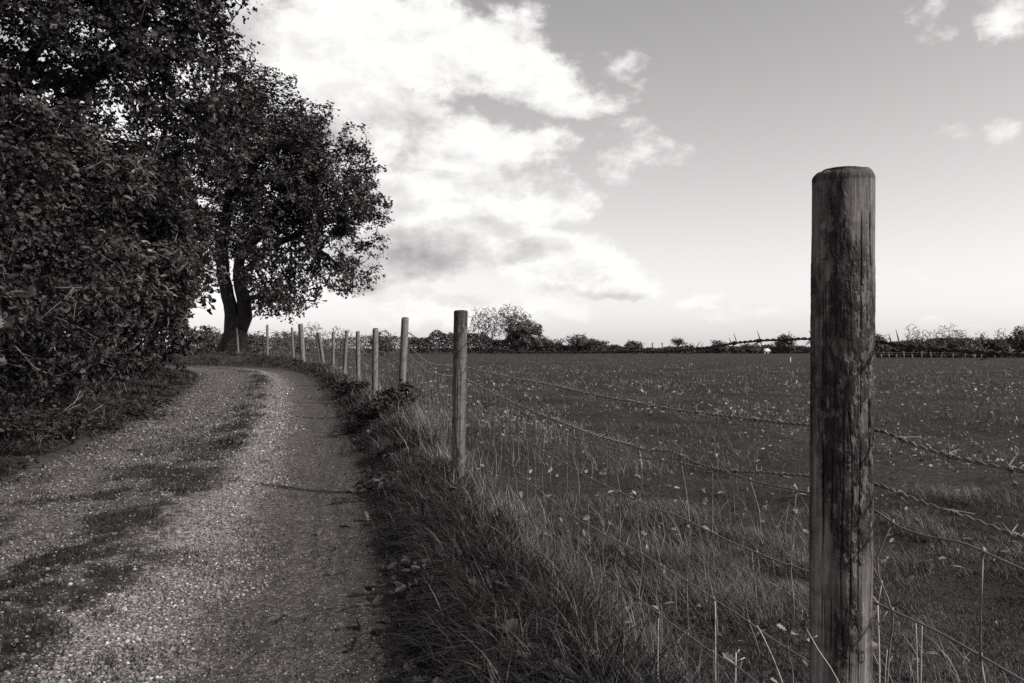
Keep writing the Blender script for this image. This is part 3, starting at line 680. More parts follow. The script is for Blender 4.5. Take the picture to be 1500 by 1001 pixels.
NZ = [
 ([(1215, 727), (1187, 723), (1130, 712), (1090, 702), (1060, 693), (1040, 688), (1000, 679), (960, 674), (930, 668), (900, 657), (850, 645), (800, 622), (740, 590), (676, 558)], [(1290, 752), (1310, 766), (1370, 786), (1400, 792), (1450, 812), (1500, 832)]),
 ([(1215, 852), (1187, 838), (1130, 816), (1072, 792), (1000, 760), (944, 736), (896, 716), (800, 662), (736, 624), (676, 598)], [(1290, 886), (1380, 930), (1440, 965), (1500, 998)]),
 ([(1215, 992), (1184, 970), (1130, 935), (1046, 876), (940, 812), (841, 757), (738, 673), (676, 632)], [(1290, 1020), (1400, 1095), (1500, 1150)]),
 ([(1215, 1100), (1184, 1060), (1110, 1001), (1046, 955), (940, 882), (852, 816), (757, 739), (676, 668)], [(1290, 1150), (1400, 1240), (1500, 1310)]),
 ([(1215, 1190), (1184, 1150), (1100, 1075), (1010, 1001), (950, 950), (850, 866), (760, 775), (676, 696)], [(1290, 1250), (1400, 1350), (1500, 1440)]),
]
# heights below the post top along the farther spans
WD = [.215, .40, .52]; ND = [.54, .68, .84, .98, 1.1]
def far_spans(off, dz0, sag):
    """positions at posts 2..12 with a low point in each span"""
    out = []
    for i in range(1, len(TOPS)):
        t = TOPS[i]; q = np.array([t[0]+.05, t[1]+.012, t[2]-off])
        if i == 1: q[2] = dz0
        if out:
            m = (out[-1]+q)/2; m[2] -= sag*min(1, np.linalg.norm(q-out[-1])/4); out.append(m)
        out.append(q)
    return out
def build_strand(name, lp, rp, off, sag, barb=True, net=False):
    acc = Acc(); L_ = left(lp)
    if barb:
        p = twisted(acc, L_, kink=.006); barbs(acc, p, clump=(1.0, 1.9) if off == .52 else None, start=.05)
        Rr = [L_[0]]+right(rp); end = Z0+np.array([.05, .0, Rr[-1][2]-0.0]); p = twisted(acc, Rr+[Rr[-1]*.5+end*.5, end], kink=.002); barbs(acc, p, start=.085, l=.021)
        fs = far_spans(off, L_[-1][2], sag)
        p = twisted(acc, [L_[-1]]+fs[1:3], fine=True, r=.0016, pitch=.06, kink=.006); barbs(acc, p, every=.11, r=.0014)
        p = twisted(acc, fs[2:], fine=False, r=.0022, kink=.01)
        if True: barbs(acc, p[:int(len(p)*.4)], every=.13, r=.002, l=.02)
    else:
        p = spline(L_, .02); p = p+.010*np.stack([fbm(np.arange(len(p))*.12, np.full(len(p), c+off*9), o=2, seed=c)-.5 for c in range(3)], 1); tube(acc, p, .0018, 6)
        Rr = [L_[0]]+right(rp); end = Z0+np.array([.05, .0, Rr[-1][2]]); q = spline(Rr+[end], .02); q = q+.008*np.stack([fbm(np.arange(len(q))*.12, np.full(len(q), c+off*5), o=2, seed=c+9)-.5 for c in range(3)], 1)
        tube(acc, q, .0018, 6)
        fs = far_spans(off, L_[-1][2], sag); tube(acc, spline([L_[-1]]+fs[1:], .1), .0022, 4)
        return acc, p, q, fs
    return acc, p, None, fs
for (k, (lp, rp)), off in zip(WZ.items(), WD):
    acc, *_ = build_strand(k, lp, rp, off, .10)
    o = acc.build('barbed_wire', M['steel_silhouette'] if k == 'w1' else M['steel']); child(o, fence)
    o['label'] = {'w1': 'topmost strand of barbed wire', 'w2': 'middle strand of barbed wire', 'w3': 'lowest barbed strand, tangled with the netting'}[k]
netacc = Acc(); lines = []
for (lp, rp), off in zip(NZ, ND):
    acc, p, q, fs = build_strand('n', lp, rp, off, .06, barb=False)
    lines.append((p, q, np.array(fs)))
    netacc.V += acc.V; netacc.L += [l+netacc.n for l in acc.L]; netacc.T += acc.T; netacc.t += acc.t; netacc.n += acc.n
def at_y(path, y):
    o = np.argsort(path[:, 1]); return np.array([np.interp(y, path[o, 1], path[o, c]) for c in range(3)])
def stays(paths, ys, r=.0011, wob=.012):
    for y in ys:
        pts = [at_y(p, y+R.normal(0, .012)) for p in paths]; out = [pts[0]]
        for a, b in zip(pts[:-1], pts[1:]):
            m = (a+b)/2+np.array([R.normal(0, wob), R.normal(0, wob*2), 0]); out += [m, b]
        tube(netacc, spline(out, .03), r, 5)
        for q in pts: # hinge knots
            tube(netacc, [q+np.array([0, 0, .005]), q-np.array([0, 0, .006])], .0026, 6)
stays([l[0] for l in lines], np.arange(1.42, 5.4, .155))
stays([l[1] for l in lines], [1.265, 1.10, .95, .8, .62, .4], r=.0015)
for i in range(10):
    y0, y1 = TOPS[i+1][1], TOPS[i+2][1] if i+2 < len(TOPS) else TOPS[i+1][1]
    if y1-y0 > .5 and y0 < 20: stays([l[2] for l in lines], np.arange(y0+.15, y1, .17), r=.0018)
o = netacc.build('wire_netting', M['steel']); child(o, fence)
# staples holding the wires on the near post
for pts in [left(v[0])[0] for v in WZ.values()]+[left(n[0])[0] for n in NZ]:
    stp = Acc(); a = np.linspace(0, PI, 9); tube(stp, pts+np.stack([np.sin(a)*.004+.001, np.zeros(9), np.cos(a)*.009], 1), .0016, 5)
    child(stp.build('staple', M['steel']), fence)

# ------------------------------------------------------------------ small fence on the right boundary
ff = empty('post_fence', (P(1380, 525, 80)[0], 80, 0), 'small fence of pale short posts along the right field boundary', 'fence')
for k, (px, h) in enumerate(zip([1281, 1290.5, 1302, 1313, 1324, 1336, 1350, 1363.5, 1379, 1396, 1413, 1437, 1457, 1479, 1487, 1497], [5, 6, 6, 6, 10, 6, 10, 9, 9, 7, 14, 8, 7, 18, 8, 9])):
    b = P(px, 525, 79); b[2] = float(H(b[0], b[1]))-.1; a = Acc(); hh = h*79/FPX+.12
    tube(a, [b, b+np.array([R.normal(0, .02), 0, hh*.5]), b+np.array([R.normal(0, .04), 0, hh])], [.075, .07, .062], 8); child(a.build('post', M['wood2']), ff)
a = Acc()
pp = [P(px, 517+R.normal(0, .3), 79.1) for px in range(1278, 1520, 12)]; tube(a, pp, .012, 4)
pp = [P(px, 520+R.normal(0, .3), 79.1) for px in range(1278, 1520, 12)]; tube(a, pp, .012, 4); child(a.build('wire', M['steel']), ff)

# poles, stake
for px, lb in [(956, 'thin pole over the far hedge, left of the pair'), (970, 'thin pole over the far hedge, right of the pair')]:
    b = P(px, 518, 149); b[2] = 0; t = P(px, 502, 149); a = Acc(); tube(a, [b, (b+t)/2, t], [.1, .09, .08], 8)
    tube(a, [t+np.array([-.25, 0, -.25]), t+np.array([.25, 0, -.25])], .05, 4)
    o = a.build('utility_pole', M['pole']); tag(o, lb, 'pole', 'poles over the far hedge')
b = P(1158, 533, 53); b[2] = float(H(b[0], b[1]))-.02; t = P(1157.6, 525, 53); a = Acc(); tube(a, [b, (b+t)/2, t], [.03, .03, .028], 8); tube(a, [t, t+np.array([.02, 0, .05])], [.045, .03], 8)
tag(a.build('marker_stake', M['white']), 'short white stake standing alone in the field', 'stake')

# sheep (a few pixels each)
def sheep(px, Y, rot, mat, lb, s=1.0):
    bm_v = []; acc = Acc(); c = P(px, 518, Y); gz = float(H(c[0], c[1]))
    nodes = [((-.5, 0, .62), .2), ((-.3, 0, .66), .27), ((0, 0, .66), .29), ((.3, 0, .68), .25), ((.5, 0, .72), .17), ((.66, 0, .62), .11), ((.78, 0, .45), .10), ((.85, 0, .34), .07)]
    me = bpy.data.meshes.new('sheep'); vs = [n[0] for n in nodes]; rs = [n[1] for n in nodes]; ed = [(i, i+1) for i in range(7)]
    def limb(st, pts):
        k = st
        for p_, r_ in pts: vs.append(p_); rs.append(r_); ed.append((k, len(vs)-1)); k = len(vs)-1
    for sy in (-1, 1):
        limb(1, [((-.36, .14*sy, .42), .10), ((-.42, .14*sy, .25), .05), ((-.38, .14*sy, .02), .04)])
        limb(3, [((.32, .13*sy, .42), .09), ((.33, .13*sy, .22), .05), ((.33, .13*sy, .02), .04)])
        limb(6, [((.74, .14*sy, .5), .03)])
    limb(0, [((-.6, 0, .5), .04)])
    me.from_pydata(vs, ed, []); o = bpy.data.objects.new('sheep', me); COL.objects.link(o)
    m = o.modifiers.new('Skin', 'SKIN')
    for i, v in enumerate(me.skin_vertices[0].data): v.radius = (rs[i], rs[i]); v.use_root = (i == 2)
    m2 = o.modifiers.new('Sub', 'SUBSURF'); m2.levels = 1; m2.render_levels = 1
    me.materials.append(M[mat]); o.location = (c[0], c[1], gz); o.rotation_euler = (0, 0, rot); o.scale = (s, s, s)
    tag(o, lb, 'sheep', 'sheep grazing at the far hedge')
sheep(1123, 138, .4, 'wool', 'white sheep grazing in front of the far hedge')
sheep(1078, 140, 2.8, 'darkwool', 'dark sheep by the far hedge, farther from the white sheep', .8)
sheep(1087.5, 140, .3, 'darkwool', 'dark sheep by the far hedge, closer to the white sheep', .8)

# ------------------------------------------------------------------ grass and litter
def scatter(n, y0, y1, xl=-1.0, xr=1.0, pad=.35):
    """points spread over the camera's side of the ground, denser near"""
    y = y0*(y1/y0)**R.random(n); x = R.uniform(-.66-pad*.3, .66+pad*.3, n)*y+R.uniform(-pad, pad, n)*1.0
    return x, y
def blades(acc, x, y, z, h, w, bend, seg=3, tone=None, lean=None, dr_=.35):
    n = len(x); a = R.uniform(0, 2*PI, n); ld = np.stack([np.cos(a), np.sin(a), 0*a], 1)
    if lean is not None: ld = ld+np.array(lean); ld /= np.linalg.norm(ld, axis=1, keepdims=True)+1e-6
    ta = a+R.normal(PI/2, .5, n); sd = np.stack([np.cos(ta), np.sin(ta), 0*a], 1)
    b = np.stack([x, y, z], 1); V = []
    for k in range(seg):
        t = k/seg; c = b+np.array([0, 0, 1.])*(h*(t-dr_*bend*t*t))[:, None]+ld*(h*bend*t*t+h*.15*t)[:, None]; ww = w*(1-.75*t**1.5)
        V += [c-sd*ww[:, None]/2, c+sd*ww[:, None]/2]
    V.append(b+np.array([0, 0, 1.])*(h*(1-dr_*bend))[:, None]+ld*(h*bend+h*.15)[:, None])
    V = np.stack(V, 1); k = 2*seg+1
    F = [(2*q, 2*q+1, 2*q+3, 2*q+2) for q in range(seg-1)]+[(2*seg-2, 2*seg-1, 2*seg)]
    flat = np.concatenate([np.array(f) for f in F]); tot = np.array([len(f) for f in F])
    if tone is None: tone = R.beta(2, 3, n)
    acc.add(V.reshape(-1, 3), (np.arange(n)[:, None]*k+flat[None]).ravel(), np.tile(tot, n), np.repeat(np.clip(tone, 0, 1), k))

# short field grass
acc = Acc()
x, y = scatter(430000, .9, 75); q_ = R.random(len(x)) < .35; y = np.where(q_, R.uniform(1.0, 5.5, len(x)), y); x = np.where(q_, R.uniform(.0, .75, len(x))*y+R.uniform(-.2, .3, len(x)), x); z, d, e, s = H(x, y, True)
dens = .35+.65*ss(.3, .6, fbm(x*1.1, y*1.1, o=3, seed=44)); k = (e > .05) & (R.random(len(x)) < dens); x, y, z, e = x[k], y[k], z[k], e[k]
cl = fbm(x*1.3, y*1.3, o=4, seed=51); sc = np.clip(y/5, 1, 6)
blades(acc, x, y, z-.01, (.025+.11*R.random(len(x))*ss(.4, .7, cl))*np.clip(y/14, 1, 1.7), .0032*sc, R.uniform(.2, 1.0, len(x)), 3, R.beta(2, 3, len(x))+.9*(cl-.5))
tag(acc.build('field_grass', M['grass_field']), 'short grazed grass of the field', 'grass', kind='stuff')
# long dry grass along the fence
acc = Acc()
x, y = scatter(420000, .9, 38); z, d, e, s = H(x, y, True)
w_ = .16*(1+.5*fbm(y*1.5, x, o=2, seed=6)); pr = np.exp(-((e-.02)/(.13+.22*ss(4, 14, y)))**2)*(.25+.75*ss(.3, .62, fbm(x*2.3, y*2.3, o=3, seed=61)))
pr = np.maximum(pr, .16*np.exp(-((e-.9)/.8)**2)*ss(.5, .7, fbm(x*1.3, y*1.3, o=3, seed=62)))
k = (R.random(len(x)) < pr) & (d > HW+.25); x, y, z = x[k], y[k], z[k]; n = len(x); print('dry', n)
blades(acc, x, y, z-.01, R.uniform(.08, .32, n)*R.uniform(.5, 1, n)*(.65+.35*ss(2, 5, y)), .0024*np.clip(y/3.5, 1, 4), R.uniform(.1, .8, n), 4, R.beta(2, 3.2, n)+.1)
tag(acc.build('dry_grass', M['grass_dry']), 'long pale dry grass growing along the fence line', 'grass', kind='stuff')
# dark broad verge grass
acc = Acc()
x, y = scatter(72000, .9, 40, pad=.35); z, d, e, s = H(x, y, True)
pr = ss(HW-.16, HW+.08, d)*ss(.10, -.08, e)*(.45+.55*ss(.35, .6, fbm(x*1.9, y*1.9, o=3, seed=71)))
prl = ss(-HW+.08, -HW-.12, d)*ss(-5, -2.5, d)*(.45+.55*ss(.35, .6, fbm(x*1.2, y*1.2, o=3, seed=72)))
k = R.random(len(x)) < np.maximum(pr, prl); x, y, d = x[k], y[k], d[k]
m_ = 22; nt0 = len(x); hh = R.uniform(.05, .21, nt0)*np.where(R.random(nt0) < .15, 1.35, 1); tt = R.normal(0, .13, nt0)
x, y, d, hh, tt = (np.repeat(q, m_) for q in (x, y, d, hh, tt)); n = len(x)
an = R.uniform(0, 2*PI, n); rr_ = np.abs(R.normal(0, .03, n)); ox, oy = np.cos(an)*rr_, np.sin(an)*rr_
x = x+ox; y = y+oy; z = H(x, y); print('verge', n)
inn = np.clip(np.where(d > 0, (d-HW+.1)/.35, (-d-HW+.1)/.6), .32, 1)
blades(acc, x, y, z-.01, hh*R.uniform(.5, 1.2, n)*inn, .0046*np.clip(y/4.5, 1, 3.5)*R.uniform(.5, 1.4, n), R.uniform(.2, 1.45, n), 5, R.beta(2, 3.5, n)+tt, lean=np.stack([np.cos(an), np.sin(an), 0*an], 1)*1.2, dr_=.62)
tag(acc.build('verge_grass', M['grass_verge']), 'dark coarse grass on both verges of the track', 'grass', kind='stuff')
# tufts down the middle of the track
acc = Acc()
x, y = scatter(360000, 1.5, 32); z, d, e, s = H(x, y, True)
pr = trackmask(x, y, d)
pr = np.maximum(pr, .5*ss(1.15, 1.4, np.abs(d))*ss(.45, .6, fbm(x*3, y*3, o=2, seed=83)))
k = (np.abs(d) < HW+.05) & (R.random(len(x)) < pr); x, y, z = x[k], y[k], z[k]+.03; n = len(x); print('mid', n)
blades(acc, x, y, z-.008, R.uniform(.015, .075, n)*np.clip(y/6, .8, 1.5), .0038*np.clip(y/4, 1, 4), R.uniform(.3, 1.3, n), 2, R.beta(2, 4, n)*.7)
tag(acc.build('track_grass', M['grass_verge']), 'low dark grass and moss patches down the middle of the track', 'grass', kind='stuff')

# pebbles
def rock_t():
    v = np.array([(1, 0, 0), (.3, 1, 0), (-.8, .7, 0), (-1, -.4, 0), (-.1, -1, 0), (.8, -.7, 0), (.15, .1, 1), (-.3, .0, .85), (0, 0, -1)], float)
    v *= R.uniform(.75, 1.2, (9, 1)); v *= np.array([1, .8, .55])
    return v, [(0, 1, 6), (1, 2, 7, 6), (2, 3, 7), (3, 4, 7), (4, 5, 6, 7), (5, 0, 6), (1, 0, 8), (2, 1, 8), (3, 2, 8), (4, 3, 8), (5, 4, 8), (0, 5, 8)]
acc = Acc()
x, y = scatter(520000, 1.7, 24); z, d, e, s = H(x, y, True)
dw = d+(fbm(x*1.1, y*1.1, o=3, seed=91)-.5)*.5
pr = .36+.64*np.exp(-((dw-.52)/.2)**2)+.5*np.exp(-((dw+.55)/.75)**2)*ss(.35, .6, fbm(x*1.7, y*1.7, o=3, seed=92))+.35*np.exp(-((dw+1.3)/.15)**2)
pr = pr*(1-.8*trackmask(x, y, d))
k = (np.abs(d) < HW) & (R.random(len(x)) < pr); x, y, z, dw = x[k], y[k], z[k]+.03, dw[k]; n = len(x); print('peb', n)
sz = (.0022+.0098*R.random(n)**3.0)*(1-.4*ss(.7, .9, dw))*np.clip(y/5, 1, 2.2); sz = sz*np.where(R.random(n) < .04, 1.5, 1)
tn = np.clip(R.beta(1.3, 3, n)+.15*np.exp(-((dw-.5)/.25)**2)-.06*ss(.7, .9, dw), 0, 1)
tm = [rock_t() for _ in range(4)]; w_ = R.integers(0, 4, n)
for q in range(4):
    m_ = w_ == q; nn = m_.sum(); nr = np.stack([R.normal(0, .25, nn), R.normal(0, .25, nn), np.ones(nn)], 1)
    stamp(tm[q], np.stack([x[m_], y[m_], z[m_]+sz[m_]*.15], 1), basis(nr, rnd(nn)), sz[m_], tn[m_], acc)
tag(acc.build('gravel', M['pebble']), 'loose gravel stones lying on the track', 'gravel', kind='stuff')

# fallen leaves
acc = Acc()
x, y = scatter(42000, 1.2, 85); z, d, e, s = H(x, y, True)
pr = np.where(e > .1, (.12+.75*ss(.42, .62, fbm(x*.5, y*.5, o=3, seed=101)))*ss(90, 14, y)*(.13+.87*ss(3, 9, y)), .0); k = R.random(len(x)) < pr
x1, y1, z1 = x[k], y[k], z[k]+R.uniform(.0, .045, k.sum()); n = len(x1); print('fallen', n)
nr = rnd(n)*.8+np.array([0, 0, 1]); stamp(OAK, np.stack([x1, y1, z1], 1), basis(nr, rnd(n)), R.uniform(.018, .055, n)*np.clip(y1/9, 1, 2.0), np.clip(R.beta(2.2, 2.2, n), 0, 1), acc)
tag(acc.build('fallen_leaves', M['fallen'], smooth=False), 'pale fallen leaves strewn over the field grass', 'leaves', kind='stuff')
acc = Acc()
x, y = scatter(40000, 1.3, 32); z, d, e, s = H(x, y, True)
pr = .30*np.exp(-((d-HW-.2)/.28)**2)*(e < .1)+.35*np.exp(-((d+HW+.3)/.5)**2)+.004*(np.abs(d) < HW); k = R.random(len(x)) < pr
x1, y1, z1 = x[k], y[k], z[k]+.03+.04*R.random(k.sum())*(np.abs(d[k]) > HW+.1); n = len(x1)
nr = rnd(n)*.5+np.array([0, 0, 1]); stamp(OAK, np.stack([x1, y1, z1], 1), basis(nr, rnd(n)), R.uniform(.03, .075, n), np.clip(R.beta(2, 3, n), 0, 1), acc)
M['litter'] = leafmat('leaf_litter', .008, .12, .1, .6, .3, 1.0)
tag(acc.build('leaf_litter', M['litter'], smooth=False), 'dark leaf litter along the edges of the track', 'leaves', kind='stuff')

# ------------------------------------------------------------------ low leafy weeds on the verge
def weed(px, py, Y, n, size, spread, h, lb, tmpl=SMALL, mat='shrubm', name='bramble_plant', cat='plant'):
    c = P(px, py, Y); gz = float(H(c[0], c[1])); root = empty(name, (c[0], c[1], gz), lb, cat, 'leafy weeds on the verge')
    st = Acc(); lf = Acc(); pos = []; dr = []
    for q in range(n):
        a = R.uniform(0, 2*PI); l = R.uniform(.4, 1)*spread; hh = R.uniform(.3, 1)*h
        b = np.array([c[0]+R.normal(0, spread*.2), c[1]+R.normal(0, spread*.25), gz-.02]); e_ = b+np.array([math.cos(a)*l, math.sin(a)*l, hh*.75]); m_ = (b+e_)/2+np.array([0, 0, hh*.5])
        pts = spline([b, m_, e_], l/7); tube(st, pts, np.linspace(.0028, .0012, len(pts)), 5)
        for p_ in pts[1:]:
            for _ in range(2): pos.append(p_+rnd(1)[0]*.012); dr.append(np.array([math.cos(a)*.5, math.sin(a)*.5, .1])+rnd(1)[0]*.6)
    pos = np.array(pos); dr = np.array(dr); nr = rnd(len(pos))*.4+np.array([0, 0, 1]); stamp(tmpl, pos, basis(nr, dr), size*R.uniform(.6, 1.2, len(pos)), R.beta(2, 3, len(pos)), lf)
    child(st.build('stems', M['twig']), root); child(lf.build('leaves', M[mat], smooth=False), root)
weed(556, 608, 9.6, 34, .085, .45, .30, 'dense bramble patch with broad dark leaves at the foot of the third post')
weed(580, 600, 10.4, 20, .09, .4, .4, 'bramble sprays leaning against the third post')
weed(515, 580, 15, 24, .10, .5, .25, 'low bramble on the verge before the fifth post')
weed(578, 700, 5.6, 12, .07, .28, .14, 'small leafy weed at the track edge left of the second post')
weed(655, 745, 4.6, 10, .06, .22, .14, 'leafy weed low in the grass below the second post')
weed(640, 860, 3.3, 12, .05, .2, .12, 'low leafy weed in the verge nearest the camera')
for k, (px, py, Y) in enumerate([(30, 620, 8.3), (100, 610, 8.9), (160, 595, 9.8), (215, 575, 11.5)]):
    weed(px, py, Y, 26, .07, .5, .4, ['leafy undergrowth at the hedge foot, by the picture edge', 'leafy undergrowth behind the pale bent stems', 'leafy undergrowth in the middle of the hedge foot', 'leafy undergrowth at the far end of the hedge foot'][k], tmpl=[LOBE, SMALL, LANCE, SMALL][k])

# dead stems
def dead(pts_px, Y, r, lb, br=(), name='dead_stem'):
    pts = [P(x, y, Y+dy) for x, y, dy in pts_px]; g = pts[0].copy(); 
    gz = float(H(g[0], g[1])); 
    if g[2] > gz: pts = [np.array([g[0], g[1], gz-.02])]+pts
    root = empty(name, pts[0], lb, 'plant stem', 'dead plant stems by the fence'); a = Acc()
    p = spline(pts, .03); tube(a, p, np.linspace(r, r*.6, len(p)), 7); child(a.build('stalk', M['stem']), root)
    for b in br:
        a = Acc(); q = [P(x, y, Y+dy) for x, y, dy in b]; tube(a, spline(q, .02) if len(q) > 2 else q, r*.45, 5); child(a.build('side_shoot', M['stem']), root)
dead([(1286, 1060, 0), (1286, 960, .0), (1284, 880, .0)], 1.55, .0026, 'pale upright dead stem just right of the near post', [[(1285, 915, 0), (1298, 895, -.02)], [(1284, 882, 0), (1275, 870, .01)], [(1285, 884, 0), (1291, 850, .01)]])
dead([(1047, 1060, 0), (1047, 960, 0), (1047, 880, 0)], 1.75, .0022, 'thin straight dead stem well left of the near post')
dead([(1076, 1080, 0), (1076, 1000, 0), (1077, 955, 0)], 1.8, .0028, 'short branching dead stem between the two thin straight stems', [[(1077, 968, 0), (1090, 962, 0)], [(1077, 972, 0), (1062, 962, 0)], [(1077, 958, 0), (1082, 950, 0)]])
dead([(1342, 1080, 0), (1342, 990, 0), (1340, 912, 0)], 1.7, .0018, 'left one of the twin dead stems right of the near post')
dead([(1347, 1080, 0), (1347, 990, 0), (1349, 915, 0)], 1.72, .0018, 'right one of the twin dead stems right of the near post')
dead([(1160, 1050, 0), (1138, 980, 0), (1116, 930, 0), (1108, 915, 0)], 1.6, .0018, 'dead stem leaning left toward the netting')
dead([(1240, 1030, -.08), (1225, 992, -.08), (1200, 955, -.08), (1185, 930, -.06), (1181, 922, -.06)], 1.3, .0012, 'thin curved tendril crossing the foot of the near post', [[(1188, 934, -.06), (1196, 930, -.06)], [(1225, 992, -.08), (1222, 1010, -.08)]])
dead([(1294, 1040, 0), (1296, 970, 0), (1298, 950, 0)], 1.6, .0014, 'small forked dead stem close beside the pale upright one', [[(1296, 975, 0), (1306, 960, 0)]])
dead([(963, 1050, 0), (963, 960, 0), (964, 905, 0)], 2.0, .0016, 'dead stem standing farthest left among the near grass')
# bent pale stems at the hedge foot, stick on the track
for k, (a_, b_, c_) in enumerate([((76, 614), (100, 597), (122, 578)), ((96, 612), (110, 590), (118, 572)), ((128, 606), (140, 600), (152, 593)), ((82, 608), (100, 600), (120, 592))]):
    Y = 7.6; a = Acc(); tube(a, spline([P(*a_, Y), P(*b_, Y-.05), P(*c_, Y+.1)], .05), .003, 5)
    o = a.build('straw_stem', M['straw']); tag(o, ['longest pale bent stem sloping up at the hedge foot', 'steep pale bent stem crossing the longest one', 'short separate pale stem right of the crossing ones', 'flat-lying pale stem under the crossing ones'][k], 'stem', 'pale bent stems at the hedge foot')
c = P(197, 657, 8.2); zz = float(H(c[0], c[1]))+.045; a = Acc(); tube(a, [np.array([c[0]-.07, c[1], zz]), np.array([c[0], c[1]+.01, zz+.008]), np.array([c[0]+.08, c[1]-.02, zz])], [.008, .009, .006], 6)
tag(a.build('stick', M['stick']), 'short dark stick lying on the left wheel track', 'stick')
bx, by = .95, 1.62

# ------------------------------------------------------------------ world: sky with broken cumulus
SUN_EL, SUN_AZ = math.radians(37), math.radians(113) # azimuth clockwise from +Y
W = bpy.data.worlds.new('World'); S.world = W; W.use_nodes = True; nt = W.node_tree
for n in list(nt.nodes): nt.nodes.remove(n)
sky = N(nt, 'ShaderNodeTexSky', sky_type='NISHITA', sun_disc=False, sun_elevation=SUN_EL, sun_rotation=SUN_AZ)
sky.air_density = 1; sky.dust_density = 2.0; sky.ozone_density = 1
bw = N(nt, 'ShaderNodeRGBToBW'); lk(nt, sky.outputs[0], bw.inputs[0])
tc = N(nt, 'ShaderNodeTexCoord'); gen = tc.outputs['Generated']
nrm = N(nt, 'ShaderNodeVectorMath', operation='NORMALIZE'); lk(nt, gen, nrm.inputs[0]); D = nrm.outputs[0]
sx = N(nt, 'ShaderNodeSeparateXYZ'); lk(nt, D, sx.inputs[0])
az = math_(nt, 'ARCTAN2', sx.outputs[0], sx.outputs[1]); el = math_(nt, 'ARCSINE', sx.outputs[2])
cmb = N(nt, 'ShaderNodeCombineXYZ'); lk(nt, az, cmb.inputs[0]); lk(nt, math_(nt, 'MULTIPLY', el, 1.5), cmb.inputs[1]); AE = cmb.outputs[0]
wn = N(nt, 'ShaderNodeTexNoise'); wn.inputs['Scale'].default_value = 5; wn.inputs['Detail'].default_value = 8; wn.inputs['Roughness'].default_value = .62; lk(nt, AE, wn.inputs['Vector'])
wc = N(nt, 'ShaderNodeSeparateColor'); lk(nt, wn.outputs['Color'], wc.inputs[0])
azw = math_(nt, 'ADD', az, math_(nt, 'MULTIPLY', math_(nt, 'SUBTRACT', wc.outputs[0], .5), .20))
elw = math_(nt, 'ADD', el, math_(nt, 'MULTIPLY', math_(nt, 'SUBTRACT', wc.outputs[1], .5), .12))
nz = noise(nt, AE, 13, 10, .62)
def blobs(lst):
    out = None
    for px, py, rx, ry, st in lst:
        a = math.atan((px-CX)/FPX); hyp = math.hypot(FPX, px-CX); e = math.atan((HY-py)/hyp)
        ra = rx/hyp*math.cos(a); re = ry/hyp
        q = math_(nt, 'ADD', math_(nt, 'POWER', math_(nt, 'ABSOLUTE', math_(nt, 'DIVIDE', math_(nt, 'SUBTRACT', azw, a), ra)), 2), math_(nt, 'POWER', math_(nt, 'ABSOLUTE', math_(nt, 'DIVIDE', math_(nt, 'SUBTRACT', elw, e), re)), 2))
        m_ = math_(nt, 'MULTIPLY', math_(nt, 'SUBTRACT', 1.0, q, clamp=True), st)
        out = m_ if out is None else math_(nt, 'MAXIMUM', out, m_)
    return out
mask = blobs([(560, 60, 300, 110, 1), (760, 110, 110, 60, .9), (480, 160, 190, 110, .9), (320, 60, 220, 180, .8), (850, 140, 110, 34, .55), (890, 90, 60, 30, .34), (915, 215, 80, 55, .30), (690, 225, 150, 52, .85), (780, 212, 62, 36, .6),
              (690, 300, 210, 70, 1), (560, 340, 180, 110, .95), (780, 370, 150, 40, .8), (850, 400, 120, 36, 1), (925, 413, 50, 20, .8), (1015, 436, 60, 14, .5), (700, 450, 260, 36, .5),
              (1350, 40, 55, 38, .36), (1480, 36, 85, 55, .31), (1440, 195, 90, 32, .22), (1330, 386, 60, 12, .26), (1350, 460, 120, 14, .22), (1100, 455, 160, 16, .25), (230, 200, 300, 220, .7)])
den = math_(nt, 'ADD', mask, math_(nt, 'MULTIPLY', math_(nt, 'SUBTRACT', nz, .47), 1.75))
sm = N(nt, 'ShaderNodeMapRange', interpolation_type='SMOOTHSTEP'); lk(nt, den, sm.inputs[0]); sm.inputs[1].default_value = .16; sm.inputs[2].default_value = .66
cov = math_(nt, 'MULTIPLY', sm.outputs[0], math_(nt, 'GREATER_THAN', mask, .001))
sm2 = N(nt, 'ShaderNodeMapRange', interpolation_type='SMOOTHSTEP'); lk(nt, mask, sm2.inputs[0]); sm2.inputs[1].default_value = 0; sm2.inputs[2].default_value = .12
cov = math_(nt, 'MULTIPLY', sm.outputs[0], sm2.outputs[0])
grey = blobs([(430, 185, 150, 60, .75), (365, 45, 70, 60, .8), (600, 385, 150, 55, 1.0), (600, 175, 130, 30, .45), (560, 300, 80, 40, .35), (730, 262, 120, 26, .5), (655, 425, 60, 26, .8), (780, 372, 80, 18, .5), (850, 422, 110, 14, .45), (800, 165, 110, 22, .5), (690, 345, 120, 22, .4)])
off = N(nt, 'ShaderNodeVectorMath', operation='ADD'); lk(nt, AE, off.inputs[0]); off.inputs[1].default_value = (.010, .022, 0)
nz2 = noise(nt, off.outputs[0], 13, 10, .62)
emb = math_(nt, 'MULTIPLY', math_(nt, 'ADD', math_(nt, 'SUBTRACT', nz2, nz), .0), 1.0)
shade = math_(nt, 'ADD', math_(nt, 'ADD', math_(nt, 'MULTIPLY', grey, .60), emb), math_(nt, 'MULTIPLY', math_(nt, 'SUBTRACT', noise(nt, AE, 8, 8, .6), .5), .55), clamp=True)
cl = math_(nt, 'SUBTRACT', 1.0, math_(nt, 'MULTIPLY', shade, .85))
STR = .1
clv = math_(nt, 'DIVIDE', cl, STR)
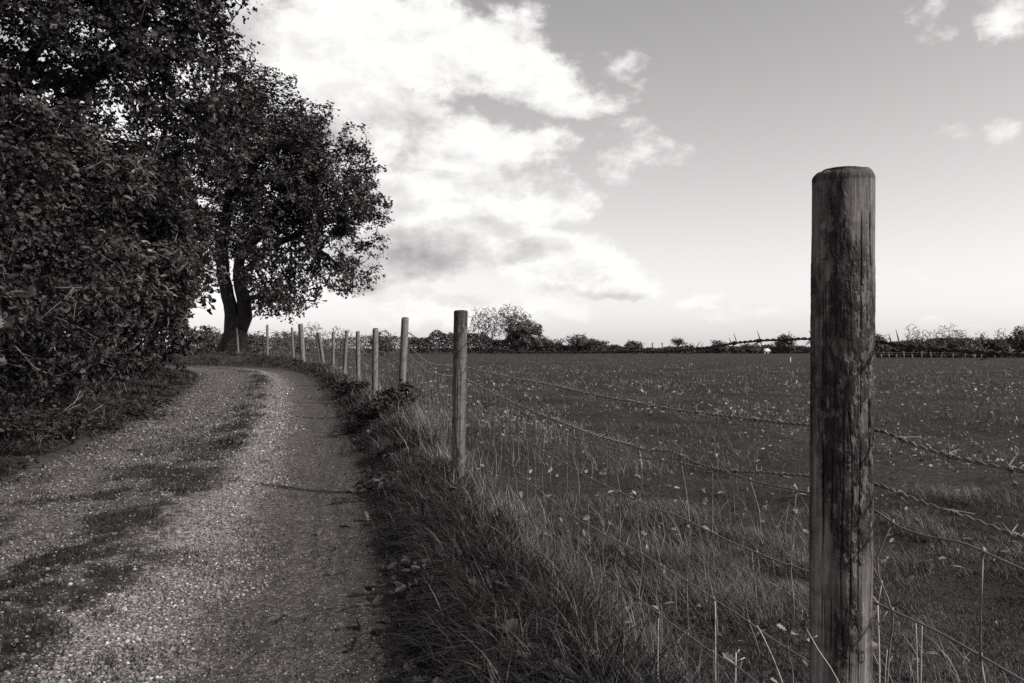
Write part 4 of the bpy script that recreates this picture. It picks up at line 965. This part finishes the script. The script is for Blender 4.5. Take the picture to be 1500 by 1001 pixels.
# haze near the horizon lifts the clear sky
SKYK = 1.62
base = math_(nt, 'ADD', math_(nt, 'MULTIPLY', bw.outputs[0], SKYK), math_(nt, 'MULTIPLY', 4.7, math_(nt, 'POWER', 2.718, math_(nt, 'MULTIPLY', math_(nt, 'MAXIMUM', el, 0.0), -5.0))))
mix = N(nt, 'ShaderNodeMix', data_type='FLOAT'); lk(nt, cov, mix.inputs[0]); lk(nt, base, mix.inputs[2]); lk(nt, clv, mix.inputs[3])
tint = N(nt, 'ShaderNodeVectorMath', operation='SCALE'); tint.inputs[0].default_value = (1.015, 1.0, .99); lk(nt, mix.outputs[0], tint.inputs['Scale'])
bg = N(nt, 'ShaderNodeBackground'); lk(nt, tint.outputs[0], bg.inputs[0]); bg.inputs[1].default_value = STR
wo = N(nt, 'ShaderNodeOutputWorld'); lk(nt, bg.outputs[0], wo.inputs[0])
W.cycles.sampling_method = 'MANUAL'; W.cycles.sample_map_resolution = 512

# sun
sd = bpy.data.lights.new('sun', 'SUN'); sd.energy = 5.0; sd.angle = math.radians(1.6); sd.color = (1, .975, .95)
so = bpy.data.objects.new('sun', sd); COL.objects.link(so)
from mathutils import Vector
dv = Vector((math.sin(SUN_AZ)*math.cos(SUN_EL), math.cos(SUN_AZ)*math.cos(SUN_EL), math.sin(SUN_EL)))
so.rotation_euler = dv.to_track_quat('Z', 'Y').to_euler(); so.location = (20, -20, 20)

# camera
cd = bpy.data.cameras.new('camera'); cd.sensor_width = 36; cd.lens = 36*FPX/1500; cd.clip_end = 5000; cd.clip_start = .02
co = bpy.data.objects.new('camera', cd); COL.objects.link(co); co.location = (0, 0, CAMZ)
co.rotation_euler = (math.radians(90)+math.atan((HY-500.5)/FPX), 0, 0)
S.camera = co
S.view_settings.view_transform = 'Standard'; S.view_settings.look = 'None'; S.view_settings.exposure = 0; S.view_settings.gamma = 1
S.cycles.max_bounces = 5; S.cycles.diffuse_bounces = 2; S.cycles.transparent_max_bounces = 4; S.cycles.use_denoising = False
